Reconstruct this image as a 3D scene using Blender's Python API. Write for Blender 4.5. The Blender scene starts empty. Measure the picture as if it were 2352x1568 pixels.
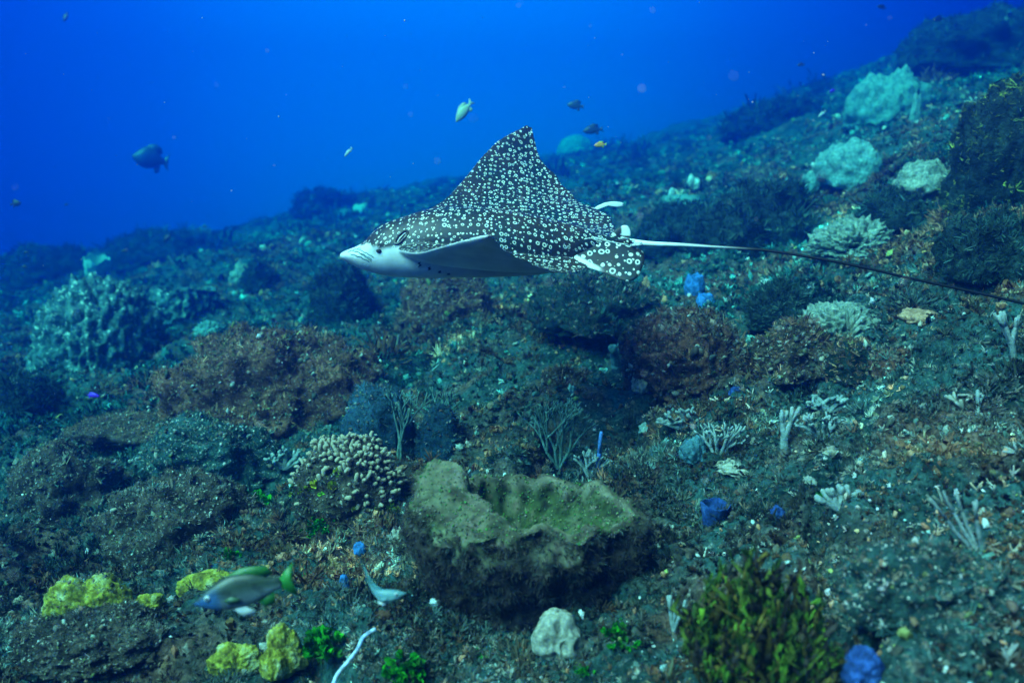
import bpy, bmesh, math, random
import numpy as np
from mathutils import Vector, Matrix
from mathutils.bvhtree import BVHTree

# ------------------------------------------------------------------ camera
SC = bpy.context.scene
COL = SC.collection
PITCH = math.radians(14.0)
F = 1957.0                      # focal length in pixels of a 2352 x 1568 picture
cam_data = bpy.data.cameras.new('camera')
cam_data.sensor_width = 36.0
cam_data.lens = 36.0 * F / 2352.0
cam_data.clip_start = 0.05
cam_data.clip_end = 400.0
cam_data.dof.use_dof = True
cam_data.dof.focus_distance = 2.95
cam_data.dof.aperture_fstop = 2.2
cam = bpy.data.objects.new('camera', cam_data)
cam.rotation_euler = (math.radians(90) - PITCH, 0, 0)
COL.objects.link(cam)
SC.camera = cam

# ------------------------------------------------------------------ open water light
SUN_DIR = Vector((-0.48, -0.36, 0.80)).normalized()
world = bpy.data.worlds.new('World')
SC.world = world
world.use_nodes = True
wn, wl = world.node_tree.nodes, world.node_tree.links
wn.clear()
w_out = wn.new('ShaderNodeOutputWorld')
w_bg = wn.new('ShaderNodeBackground')
w_tc = wn.new('ShaderNodeTexCoord')
w_dot = wn.new('ShaderNodeVectorMath'); w_dot.operation = 'DOT_PRODUCT'
AX = Vector((-0.07, 0.99, 0.07)).normalized()
w_dot.inputs[1].default_value = AX
w_map = wn.new('ShaderNodeMapRange')
w_map.inputs[1].default_value = -1.0; w_map.inputs[2].default_value = 1.0
w_ramp = wn.new('ShaderNodeValToRGB')
cr = w_ramp.color_ramp
cr.interpolation = 'B_SPLINE'
cr.elements[0].position = 0.0; cr.elements[0].color = (0, 0, 0.0, 1)
cr.elements[1].position = 1.0; cr.elements[1].color = (0.001, 0.165, 0.74, 1)
for p_, c_ in ((0.80, (0, 0, 0.03)), (0.90, (0, 0.000, 0.15)), (0.935, (0, 0.002, 0.28)), (0.975, (0, 0.062, 0.54))):
    e = cr.elements.new(p_); e.color = (*c_, 1)
# light falling from the surface: deep below, bright overhead
w_sep = wn.new('ShaderNodeSeparateXYZ')
w_mz = wn.new('ShaderNodeMapRange')
w_mz.inputs[1].default_value = -1.0; w_mz.inputs[2].default_value = 1.0
w_rz = wn.new('ShaderNodeValToRGB')
cz = w_rz.color_ramp; cz.interpolation = 'B_SPLINE'
cz.elements[0].position = 0.0; cz.elements[0].color = (0.0, 0.002, 0.015, 1)
cz.elements[1].position = 1.0; cz.elements[1].color = (0.015, 0.11, 0.11, 1)
for p_, c_ in ((0.40, (0, 0.002, 0.03)), (0.50, (0, 0.003, 0.10)), (0.58, (0, 0.005, 0.10)), (0.80, (0.003, 0.04, 0.07))):
    e = cz.elements.new(p_); e.color = (*c_, 1)
w_add = wn.new('ShaderNodeMix'); w_add.data_type = 'RGBA'; w_add.blend_type = 'ADD'; w_add.inputs[0].default_value = 1.0
wl.new(w_tc.outputs['Generated'], w_sep.inputs[0])
wl.new(w_sep.outputs['Z'], w_mz.inputs[0])
wl.new(w_mz.outputs[0], w_rz.inputs[0])
wl.new(w_ramp.outputs[0], w_add.inputs[6])
wl.new(w_rz.outputs[0], w_add.inputs[7])
w_bg.inputs['Strength'].default_value = 1.0
wl.new(w_tc.outputs['Generated'], w_dot.inputs[0])
wl.new(w_dot.outputs['Value'], w_map.inputs[0])
wl.new(w_map.outputs[0], w_ramp.inputs[0])
wl.new(w_add.outputs[2], w_bg.inputs['Color'])
wl.new(w_bg.outputs[0], w_out.inputs['Surface'])

sun_data = bpy.data.lights.new('sun', 'SUN')
sun_data.energy = 5.0
sun_data.angle = math.radians(42)
sun_data.color = (1.0, 0.88, 0.90)
sun = bpy.data.objects.new('sun', sun_data)
sun.rotation_euler = SUN_DIR.to_track_quat('Z', 'Y').to_euler()
sun.location = (0, 0, 6)
COL.objects.link(sun)

SC.view_settings.view_transform = 'Standard'
SC.view_settings.look = 'None'
SC.view_settings.exposure = 1.02
SC.view_settings.gamma = 1.0
SC.render.engine = 'CYCLES'
SC.cycles.max_bounces = 4
SC.cycles.diffuse_bounces = 2
SC.cycles.volume_bounces = 2
SC.cycles.use_denoising = True
SC.cycles.caustics_reflective = False
SC.cycles.caustics_refractive = False

# ------------------------------------------------------------------ helpers
RNG = np.random.default_rng(7)
random.seed(7)
CP, SP = math.cos(PITCH), math.sin(PITCH)
RC = np.array([[1, 0, 0], [0, CP, SP], [0, -SP, CP]])       # camera frame (right, forward, up) -> world


def c2w(p):
    return np.asarray(p, float) @ RC.T


def w2c(p):
    return np.asarray(p, float) @ RC


def pix(px, py, d):
    """picture point (2352 wide) at depth d -> world"""
    return c2w(np.array([(px - 1176) / F * d, d, (784 - py) / F * d]))


_PERM = np.random.default_rng(11).permutation(4096).astype(np.int64)


def _hash(ix, iy, iz):
    return _PERM[(_PERM[(_PERM[ix & 4095] + iy) & 4095] + iz) & 4095]


_G = np.random.default_rng(12).normal(size=(4096, 3))
_G /= np.linalg.norm(_G, axis=1)[:, None]


def perlin(p):
    p = np.asarray(p, float)
    if p.shape[-1] == 2:
        p = np.concatenate([p, np.full(p.shape[:-1] + (1,), 0.37)], -1)
    i = np.floor(p).astype(np.int64)
    f = p - i
    w = f * f * f * (f * (f * 6 - 15) + 10)
    out = 0.0
    for dx in (0, 1):
        wx = w[..., 0] if dx else 1 - w[..., 0]
        for dy in (0, 1):
            wy = w[..., 1] if dy else 1 - w[..., 1]
            for dz in (0, 1):
                wz = w[..., 2] if dz else 1 - w[..., 2]
                g = _G[_hash(i[..., 0] + dx, i[..., 1] + dy, i[..., 2] + dz)]
                d = g[..., 0] * (f[..., 0] - dx) + g[..., 1] * (f[..., 1] - dy) + g[..., 2] * (f[..., 2] - dz)
                out = out + wx * wy * wz * d
    return out * 1.6


def fbm(p, octv=4, gain=0.5):
    a, s, o = 1.0, 1.0, 0.0
    for k in range(octv):
        o = o + a * perlin(p * s + 17.3 * k)
        a *= gain; s *= 2.03
    return o


def sstep(a, b, x):
    t = np.clip((x - a) / (b - a), 0, 1)
    return t * t * (3 - 2 * t)


def mk_mesh(name, V, faces, smooth=True, col=None, uv=None):
    V = np.ascontiguousarray(V, dtype=np.float32)
    me = bpy.data.meshes.new(name)
    if isinstance(faces, np.ndarray):
        n, k = faces.shape
        me.vertices.add(len(V)); me.vertices.foreach_set('co', V.ravel())
        me.loops.add(n * k); me.loops.foreach_set('vertex_index', faces.astype(np.int32).ravel())
        me.polygons.add(n)
        me.polygons.foreach_set('loop_start', np.arange(0, n * k, k, dtype=np.int32))
        me.polygons.foreach_set('loop_total', np.full(n, k, dtype=np.int32))
        me.update(calc_edges=True)
    else:
        me.from_pydata([tuple(v) for v in V.tolist()], [], faces)
        me.update()
    if smooth:
        me.polygons.foreach_set('use_smooth', np.ones(len(me.polygons), dtype=bool))
    if col is not None:
        a = me.color_attributes.new('Col', 'FLOAT_COLOR', 'POINT')
        c = np.ones((len(V), 4), dtype=np.float32); c[:, :3] = col
        a.data.foreach_set('color', c.ravel())
    if uv is not None:
        u = me.uv_layers.new(name='UVMap')
        li = np.empty(len(me.loops), dtype=np.int32)
        me.loops.foreach_get('vertex_index', li)
        u.data.foreach_set('uv', np.ascontiguousarray(uv[li], dtype=np.float32).ravel())
    return me


def add(name, me, mat, parent=None, loc=None):
    o = bpy.data.objects.new(name, me)
    COL.objects.link(o)
    if mat is not None:
        me.materials.clear(); me.materials.append(mat)
    if parent is not None:
        o.parent = parent
    if loc is not None:
        o.location = Vector([float(a) for a in loc])
    return o


def empty(name, loc, rot=None):
    o = bpy.data.objects.new(name, None)
    COL.objects.link(o)
    o.empty_display_size = 0.05
    o.location = Vector([float(a) for a in loc])
    if rot is not None:
        o.rotation_euler = rot
    return o


def tag(o, label=None, cat=None, group=None, kind=None):
    if label: o['label'] = label
    if cat: o['category'] = cat
    if group: o['group'] = group
    if kind: o['kind'] = kind
    return o


_ICO = {}


def ico(level):
    if level not in _ICO:
        bm = bmesh.new()
        bmesh.ops.create_icosphere(bm, subdivisions=level, radius=1.0)
        V = np.array([v.co[:] for v in bm.verts]); T = np.array([[v.index for v in f.verts] for f in bm.faces])
        bm.free()
        _ICO[level] = (V, T)
    return _ICO[level]


def tube(path, radii, sides=6, cap=True):
    """tapering tube along a path -> V, quads/tris list"""
    P = np.asarray(path, float); n = len(P)
    r = np.broadcast_to(np.asarray(radii, float), (n,))
    T = np.gradient(P, axis=0); T /= np.linalg.norm(T, axis=1)[:, None] + 1e-9
    ref = np.array([0.0, 0, 1.0]) if abs(T[:, 2]).mean() < 0.8 else np.array([1.0, 0, 0])
    A = np.cross(T, ref); A /= np.linalg.norm(A, axis=1)[:, None] + 1e-9
    B = np.cross(T, A)
    th = np.arange(sides) * 2 * math.pi / sides
    V = P[:, None] + r[:, None, None] * (np.cos(th)[None, :, None] * A[:, None] + np.sin(th)[None, :, None] * B[:, None])
    V = V.reshape(-1, 3)
    Fs = []
    for i in range(n - 1):
        for j in range(sides):
            a = i * sides + j; b = i * sides + (j + 1) % sides
            Fs.append((a, b, b + sides)); Fs.append((a, b + sides, a + sides))
    if cap:
        V = np.vstack([V, P[0] - T[0] * r[0] * .3, P[-1] + T[-1] * r[-1] * .5])
        for j in range(sides):
            Fs.append((len(V) - 2, (j + 1) % sides, j))
            Fs.append((len(V) - 1, (n - 1) * sides + j, (n - 1) * sides + (j + 1) % sides))
    return V, np.array(Fs)


def join(parts):
    Vs, Fs, n = [], [], 0
    for V, Fc in parts:
        Vs.append(V); Fs.append(np.asarray(Fc) + n); n += len(V)
    return np.vstack(Vs), np.vstack(Fs)


# ------------------------------------------------------------------ materials
def new_mat(name):
    m = bpy.data.materials.new(name)
    m.use_nodes = True
    nt = m.node_tree
    nt.nodes.clear()
    out = nt.nodes.new('ShaderNodeOutputMaterial')
    b = nt.nodes.new('ShaderNodeBsdfPrincipled')
    b.inputs['Roughness'].default_value = 0.85
    b.inputs['Specular IOR Level'].default_value = 0.15
    nt.links.new(b.outputs[0], out.inputs['Surface'])
    return m, nt, b


def nd(nt, typ, **kw):
    n = nt.nodes.new(typ)
    for k, v in kw.items():
        if k == 'inp':
            for kk, vv in v.items():
                n.inputs[kk].default_value = vv
        else:
            setattr(n, k, v)
    return n


def ramp(nt, stops, interp='LINEAR'):
    r = nt.nodes.new('ShaderNodeValToRGB')
    r.color_ramp.interpolation = interp
    el = r.color_ramp.elements
    while len(el) > 1:
        el.remove(el[-1])
    el[0].position = stops[0][0]; el[0].color = (*stops[0][1], 1)
    for p, c in stops[1:]:
        e = el.new(p); e.color = (*c, 1)
    return r


def mixc(nt, fac, a, b, mode='MIX'):
    n = nt.nodes.new('ShaderNodeMix'); n.data_type = 'RGBA'; n.blend_type = mode
    for sock, val in ((n.inputs[0], fac), (n.inputs[6], a), (n.inputs[7], b)):
        if hasattr(val, 'is_linked') or hasattr(val, 'links'):
            nt.links.new(val, sock)
        elif isinstance(val, (int, float)):
            sock.default_value = val
        else:
            sock.default_value = (*val, 1)
    return n.outputs[2]


def fmath(nt, op, a, b=None, c=None, clamp=False):
    n = nt.nodes.new('ShaderNodeMath'); n.operation = op; n.use_clamp = clamp
    for i, v in enumerate((a, b, c)):
        if v is None: continue
        if isinstance(v, (int, float)): n.inputs[i].default_value = v
        else: nt.links.new(v, n.inputs[i])
    return n.outputs[0]


def organic(name, stops, scale=6.0, detail=6.0, fine=40.0, fleck=None, fleck_scale=60.0, fleck_amt=0.12, bump=0.6, bump_scale=60.0,
            bump_dist=0.01, rough=0.85, mott=(.35, 1.5), top=None, attr=False, coords='Object', sheen=0.0):
    """living-surface material: noise palette, fine mottling, flecks, relief; top = colour of what grows on upward faces"""
    m, nt, b = new_mat(name)
    tc = nd(nt, 'ShaderNodeTexCoord')
    vec = tc.outputs[coords]
    n1 = nd(nt, 'ShaderNodeTexNoise', inp={'Scale': scale, 'Detail': detail, 'Roughness': 0.65, 'Distortion': 0.4})
    nt.links.new(vec, n1.inputs['Vector'])
    r1 = ramp(nt, stops)
    nt.links.new(n1.outputs['Fac'], r1.inputs[0])
    colr = r1.outputs[0]
    if attr:
        at = nd(nt, 'ShaderNodeAttribute', attribute_name='Col')
        colr = mixc(nt, 1.0, colr, at.outputs['Color'], 'MULTIPLY')
    n2 = nd(nt, 'ShaderNodeTexNoise', inp={'Scale': fine, 'Detail': 4.0, 'Roughness': 0.7})
    nt.links.new(vec, n2.inputs['Vector'])
    r2 = ramp(nt, [(0.30, (mott[0],) * 3), (0.70, (mott[1],) * 3)])
    nt.links.new(n2.outputs['Fac'], r2.inputs[0])
    colr = mixc(nt, 1.0, colr, r2.outputs[0], 'MULTIPLY')
    if fleck is not None:
        n3 = nd(nt, 'ShaderNodeTexNoise', inp={'Scale': fleck_scale, 'Detail': 3.0, 'Roughness': 0.6})
        nt.links.new(vec, n3.inputs['Vector'])
        r3 = ramp(nt, [(0.66 - fleck_amt, (0, 0, 0)), (0.72 - fleck_amt, (1, 1, 1))])
        nt.links.new(n3.outputs['Fac'], r3.inputs[0])
        colr = mixc(nt, r3.outputs[0], colr, fleck)
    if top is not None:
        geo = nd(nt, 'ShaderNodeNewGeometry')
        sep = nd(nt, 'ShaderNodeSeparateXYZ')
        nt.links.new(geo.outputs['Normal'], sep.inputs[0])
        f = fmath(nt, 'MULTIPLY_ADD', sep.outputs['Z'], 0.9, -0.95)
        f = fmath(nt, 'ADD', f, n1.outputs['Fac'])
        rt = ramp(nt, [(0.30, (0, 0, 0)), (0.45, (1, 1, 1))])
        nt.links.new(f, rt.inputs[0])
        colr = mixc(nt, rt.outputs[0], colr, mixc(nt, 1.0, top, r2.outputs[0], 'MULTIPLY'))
    nt.links.new(colr, b.inputs['Base Color'])
    b.inputs['Roughness'].default_value = rough
    nb = nd(nt, 'ShaderNodeTexNoise', inp={'Scale': bump_scale, 'Detail': 5.0, 'Roughness': 0.65})
    nt.links.new(vec, nb.inputs['Vector'])
    bp = nd(nt, 'ShaderNodeBump', inp={'Strength': bump, 'Distance': bump_dist})
    nt.links.new(nb.outputs['Fac'], bp.inputs['Height'])
    nt.links.new(bp.outputs[0], b.inputs['Normal'])
    return m


def attr_mat(name, rough=0.8, vary=0.5, scale=50.0, trans=0.0, spec=0.15):
    """pigment carried on each piece, mottled"""
    m, nt, b = new_mat(name)
    at = nd(nt, 'ShaderNodeAttribute', attribute_name='Col')
    tc = nd(nt, 'ShaderNodeTexCoord')
    n2 = nd(nt, 'ShaderNodeTexNoise', inp={'Scale': scale, 'Detail': 3.0, 'Roughness': 0.6})
    nt.links.new(tc.outputs['Object'], n2.inputs['Vector'])
    r2 = ramp(nt, [(0.3, (1 - vary,) * 3), (0.7, (1 + vary,) * 3)])
    nt.links.new(n2.outputs['Fac'], r2.inputs[0])
    c = mixc(nt, 1.0, at.outputs['Color'], r2.outputs[0], 'MULTIPLY')
    nt.links.new(c, b.inputs['Base Color'])
    b.inputs['Roughness'].default_value = rough
    b.inputs['Specular IOR Level'].default_value = spec
    return m


# ------------------------------------------------------------------ terrain
H0 = 1.27
_US = np.array([-1.4, -.601, -.381, -.2126, .053, .2166, .37, .549, .62, 1.4])
_VS = np.array([-.10, .062, .114, .160, .218, .248, .297, .350, .350, .42])
_DS = np.array([13.0, 14.0, 16.0, 21.0, 26.0, 25.0, 19.0, 13.0, 12.0, 11.0])


def _smooth_interp(u, ys):
    o = 0.0
    for k in (-.09, -.045, 0, .045, .09):
        o = o + np.interp(u + k, _US, ys)
    return o / 5


def terrain_base(x, y):
    yy = np.maximum(y, 0.3)
    u = x / yy
    ds = _smooth_interp(u, _DS)
    b = _smooth_interp(u, _VS) + H0 / ds
    z = yy * b - H0
    return z - 0.020 * np.maximum(0, y - ds) ** 2


MOUNDS = []          # (x, y, radius, height) low swells under the larger mounds


def terrain_h(x, y, fine=True):
    x = np.asarray(x, float); y = np.asarray(y, float)
    p = np.stack([x, y], -1)
    d = np.maximum(np.hypot(x, y), 0.5)
    z = terrain_base(x, y)
    wp = p + 0.25 * np.stack([perlin(p * 0.8 + 5.1), perlin(p * 0.8 + 9.7)], -1)
    z = z + (0.24 * sstep(4, 14, d) + 0.03) * perlin(wp * 0.38 + 3.3)
    z = z + 0.11 * perlin(wp * 0.95 + 8.8) * sstep(1.2, 6, d)
    z = z + 0.115 * (0.42 - np.abs(perlin(wp * 1.9 + 1.7)) * 1.6)
    if fine:
        z = z + 0.062 * (0.4 - np.abs(perlin(wp * 4.6 + 31.0)) * 1.5)
        z = z + 0.030 * perlin(p * 11.0 + 3.0)
        z = z + 0.011 * perlin(p * 24.0 + 7.0) * sstep(9, 4, d)
        z = z + 0.006 * perlin(p * 52.0 + 2.0) * sstep(5, 2.5, d)
        ck = np.abs(perlin(wp * 1.25 + 61.0)); ck2 = np.abs(perlin(wp * 2.6 + 21.0))
        z = z - 0.11 * np.exp(-(ck / .050) ** 2) - 0.07 * np.exp(-(ck2 / .060) ** 2) * sstep(-.1, .3, perlin(p * .9 + 12))
    for mx, my, mr, mh in MOUNDS:
        z = z + mh * np.exp(-((x - mx) ** 2 + (y - my) ** 2) / (mr * mr))
    return z


def on_ground(px, py, fine=False):
    """camera-frame point where the sight line of a picture point first meets the sea bed"""
    u = (px - 1176) / F; v = (784 - py) / F
    t = np.exp(np.linspace(math.log(1.2), math.log(45), 900))
    hit = np.nonzero(v * t <= terrain_h(u * t, t, fine))[0]
    d = t[hit[0]] if len(hit) else 30.0
    return np.array([u * d, d, float(terrain_h(np.array([u * d]), np.array([d]), fine)[0])])
# ------------------------------------------------------------------ sea bed mesh
def build_seabed():
    us = np.linspace(-1.0, 1.0, 441)
    ys = np.exp(np.linspace(math.log(0.75), math.log(29.0), 770))
    U, Y = np.meshgrid(us, ys)
    X = U * Y
    Z = terrain_h(X, Y)
    V = c2w(np.stack([X, Y, Z], -1).reshape(-1, 3))
    ny, nx = X.shape
    idx = np.arange(ny * nx).reshape(ny, nx)
    Q = np.stack([idx[:-1, :-1], idx[:-1, 1:], idx[1:, 1:], idx[1:, :-1]], -1).reshape(-1, 4)
    me = mk_mesh('seabed', V, Q)
    m, nt, b = new_mat('reef_ground')
    tc = nd(nt, 'ShaderNodeTexCoord'); vec = tc.outputs['Object']

    def noise(scale, detail=5.0, rough=0.6, dist=0.0):
        n = nd(nt, 'ShaderNodeTexNoise', inp={'Scale': scale, 'Detail': detail, 'Roughness': rough, 'Distortion': dist})
        nt.links.new(vec, n.inputs['Vector'])
        return n.outputs['Fac']

    def rmp(fac, stops):
        r = ramp(nt, stops); nt.links.new(fac, r.inputs[0]); return r.outputs[0]

    turf = rmp(noise(3.0, 8.0, 0.7, 0.6), [(0.28, (0.006, 0.016, 0.016)), (0.42, (0.022, 0.055, 0.052)), (0.52, (0.045, 0.095, 0.090)),
                                           (0.62, (0.040, 0.12, 0.115)), (0.75, (0.10, 0.17, 0.16))])
    rust = rmp(noise(22.0, 5.0, 0.7, 0.4), [(0.30, (0.028, 0.024, 0.020)), (0.50, (0.13, 0.080, 0.058)), (0.68, (0.27, 0.17, 0.125))])
    base = mixc(nt, rmp(noise(1.3, 4.0, 0.6, 1.0), [(0.50, (0, 0, 0)), (0.60, (1, 1, 1))]), turf, rust)
    pale = rmp(noise(34.0, 4.0, 0.65, 0.8), [(0.58, (0, 0, 0)), (0.66, (1, 1, 1))])
    pmask = rmp(noise(2.1, 3.0, 0.6, 0.5), [(0.42, (0.12, 0.12, 0.12)), (0.62, (0.9, 0.9, 0.9))])
    palec = rmp(noise(9.0), [(0.35, (0.30, 0.27, 0.22)), (0.65, (0.50, 0.50, 0.45))])
    base = mixc(nt, fmath(nt, 'MULTIPLY', pale, pmask), base, palec)
    grit = rmp(noise(75.0, 3.0, 0.7), [(0.30, (0.3, 0.3, 0.3)), (0.70, (1.6, 1.6, 1.6))])
    base = mixc(nt, 1.0, base, grit, 'MULTIPLY')
    nt.links.new(base, b.inputs['Base Color'])
    b.inputs['Roughness'].default_value = 0.95
    b.inputs['Specular IOR Level'].default_value = 0.05
    hgt = fmath(nt, 'ADD', noise(28.0, 6.0, 0.7, 0.4), fmath(nt, 'MULTIPLY', noise(7.0, 4.0, 0.6), 1.6))
    bp = nd(nt, 'ShaderNodeBump', inp={'Strength': 0.9, 'Distance': 0.045})
    nt.links.new(hgt, bp.inputs['Height'])
    nt.links.new(bp.outputs[0], b.inputs['Normal'])
    o = add('seabed', me, m)
    tag(o, 'rough reef slope of turf, rubble and crust rising to the right', kind='structure')
    return o, V


def build_water(V):
    lo = V.min(0); hi = V.max(0)
    bpy.context.view_layer.update()
    top = max(max((o.matrix_world @ Vector(c)).z for c in o.bound_box) for o in SC.objects if o.type == 'MESH')
    x0, x1, y0, y1 = lo[0] - 1, hi[0] + 1, -4.0, hi[1] + 1.0
    z0, z1 = lo[2] - 1.0, top + 0.45
    P = np.array([[x, y, z] for z in (z0, z1) for y in (y0, y1) for x in (x0, x1)])
    Q = [(0, 2, 3, 1), (4, 5, 7, 6), (0, 1, 5, 4), (2, 6, 7, 3), (0, 4, 6, 2), (1, 3, 7, 5)]
    me = mk_mesh('haze', P, Q, smooth=False)
    m = bpy.data.materials.new('sea_water'); m.use_nodes = True
    nt = m.node_tree; nt.nodes.clear()
    out = nt.nodes.new('ShaderNodeOutputMaterial')
    pv = nt.nodes.new('ShaderNodeVolumePrincipled')
    sig_s = np.array(WATER_S); sig_a = np.array(WATER_A)
    d = 0.5
    c = sig_s / d
    a = (1 - sig_a / d / (1 - c)) ** 2
    pv.inputs['Density'].default_value = d
    pv.inputs['Color'].default_value = (*c, 1)
    pv.inputs['Absorption Color'].default_value = (*a, 1)
    pv.inputs['Anisotropy'].default_value = 0.84
    nt.links.new(pv.outputs[0], out.inputs['Volume'])
    o = add('haze', me, m)
    tag(o, 'clear blue sea water filling the view', kind='stuff')
    print('WATER', z0, z1, lo, hi)
    return o


WATER_S = (0.0003, 0.0150, 0.072)
WATER_A = (0.21, 0.020, 0.002)

# ------------------------------------------------------------------ spotted eagle ray
def rpx(cx, cy):
    return (1300 + cx * .5952) * .57422, (450 + cy * .5952) * .57422


def rc(cx, cy, d):
    px, py = rpx(cx, cy)
    return np.array([(px - 1176) / F * d, d, (784 - py) / F * d])


def cubic(t, ts, ys):
    """Catmull-Rom style (pchip-free) smooth interpolation, vector valued"""
    ts = np.asarray(ts, float); ys = np.asarray(ys, float)
    m = np.gradient(ys, ts, axis=0)
    i = np.clip(np.searchsorted(ts, t) - 1, 0, len(ts) - 2)
    h = (ts[i + 1] - ts[i]); s = (t - ts[i]) / h
    if ys.ndim > 1:
        h = h[:, None]; s = s[:, None]
    return ((2 * s**3 - 3 * s**2 + 1) * ys[i] + (s**3 - 2 * s**2 + s) * h * m[i] + (-2 * s**3 + 3 * s**2) * ys[i + 1] + (s**3 - s**2) * h * m[i + 1])


def spot_material(name, scale=41.0, rim=True):
    m, nt, b = new_mat(name)
    uv = nd(nt, 'ShaderNodeUVMap', uv_map='UVMap')
    at = nd(nt, 'ShaderNodeAttribute', attribute_name='Col')          # R: back (1) or belly (0), G: dusk mask, dusky margins and shade painted on the underside, B: spot size
    sep = nd(nt, 'ShaderNodeSeparateColor'); nt.links.new(at.outputs['Color'], sep.inputs[0])
    nz = nd(nt, 'ShaderNodeTexNoise', inp={'Scale': 30.0, 'Detail': 1.0})
    nt.links.new(uv.outputs[0], nz.inputs['Vector'])
    dv = nd(nt, 'ShaderNodeVectorMath', operation='SUBTRACT'); nt.links.new(nz.outputs['Color'], dv.inputs[0]); dv.inputs[1].default_value = (.5, .5, .5)
    ds = nd(nt, 'ShaderNodeVectorMath', operation='SCALE'); nt.links.new(dv.outputs[0], ds.inputs[0]); ds.inputs['Scale'].default_value = 0.009
    wv = nd(nt, 'ShaderNodeVectorMath', operation='ADD'); nt.links.new(uv.outputs[0], wv.inputs[0]); nt.links.new(ds.outputs[0], wv.inputs[1])

    def vor(sc, rnd, off):
        o = nd(nt, 'ShaderNodeVectorMath', operation='ADD'); nt.links.new(wv.outputs[0], o.inputs[0]); o.inputs[1].default_value = off
        v = nd(nt, 'ShaderNodeTexVoronoi', voronoi_dimensions='2D', feature='F1', inp={'Scale': sc, 'Randomness': rnd})
        nt.links.new(o.outputs[0], v.inputs['Vector'])
        s = nd(nt, 'ShaderNodeSeparateColor'); nt.links.new(v.outputs['Color'], s.inputs[0])
        return v.outputs['Distance'], s.outputs[0], s.outputs[1]

    def soft(r, d):
        return fmath(nt, 'MULTIPLY_ADD', fmath(nt, 'SUBTRACT', r, d), 14.0, 0.5, clamp=True)

    d1, ra, rb = vor(scale, 0.62, (0, 0, 0))
    rout = fmath(nt, 'MULTIPLY_ADD', ra, 0.10, 0.180)
    rout = fmath(nt, 'MULTIPLY', rout, sep.outputs[2])
    big = fmath(nt, 'GREATER_THAN', rb, 0.52)                            # rings, the rest are solid dots
    rin = fmath(nt, 'MULTIPLY', fmath(nt, 'MULTIPLY', rout, 0.56), big)
    rout2 = fmath(nt, 'MULTIPLY', rout, fmath(nt, 'MULTIPLY_ADD', big, 0.38, 0.72))
    outer = soft(rout2, d1)
    inner = soft(rin, d1)
    ring = fmath(nt, 'SUBTRACT', outer, inner, clamp=True)
    d2, rc_, rd_ = vor(scale * 1.25, 0.9, (3.17, 1.41, 0))
    dot = soft(fmath(nt, 'MULTIPLY', rc_, 0.17), d2)
    clear = fmath(nt, 'GREATER_THAN', d1, fmath(nt, 'ADD', rout2, 0.10))
    dot = fmath(nt, 'MULTIPLY', dot, clear)
    spot = fmath(nt, 'MAXIMUM', ring, dot)
    # back
    bn = nd(nt, 'ShaderNodeTexNoise', inp={'Scale': 7.0, 'Detail': 4.0}); nt.links.new(uv.outputs[0], bn.inputs['Vector'])
    br = ramp(nt, [(0.33, (0.007, 0.025, 0.026)), (0.50, (0.022, 0.022, 0.019)), (0.67, (0.046, 0.031, 0.023))]); nt.links.new(bn.outputs['Fac'], br.inputs[0])
    wn_ = nd(nt, 'ShaderNodeTexNoise', inp={'Scale': 16.0, 'Detail': 3.0}); nt.links.new(uv.outputs[0], wn_.inputs['Vector'])
    wr_ = ramp(nt, [(0.30, (0.50, 0.58, 0.56)), (0.62, (0.84, 0.86, 0.78))]); nt.links.new(wn_.outputs['Fac'], wr_.inputs[0])
    back = mixc(nt, spot, br.outputs[0], wr_.outputs[0])
    # belly
    bl = nd(nt, 'ShaderNodeTexNoise', inp={'Scale': 14.0, 'Detail': 6.0, 'Roughness': .65}); nt.links.new(uv.outputs[0], bl.inputs['Vector'])
    bm_ = ramp(nt, [(0.3, (0.72, 0.72, 0.72)), (0.7, (1.1, 1.1, 1.1))]); nt.links.new(bl.outputs['Fac'], bm_.inputs[0])
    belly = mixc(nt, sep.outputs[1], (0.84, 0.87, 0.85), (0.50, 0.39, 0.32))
    belly = mixc(nt, 1.0, belly, bm_.outputs[0], 'MULTIPLY')
    colr = mixc(nt, sep.outputs[0], belly, back)
    nt.links.new(colr, b.inputs['Base Color'])
    b.inputs['Roughness'].default_value = 0.45
    b.inputs['Specular IOR Level'].default_value = 0.35
    fn = nd(nt, 'ShaderNodeTexNoise', inp={'Scale': 120.0, 'Detail': 3.0}); nt.links.new(uv.outputs[0], fn.inputs['Vector'])
    bp = nd(nt, 'ShaderNodeBump', inp={'Strength': 0.15, 'Distance': 0.003}); nt.links.new(fn.outputs['Fac'], bp.inputs['Height'])
    nt.links.new(bp.outputs[0], b.inputs['Normal'])
    return m


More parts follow.
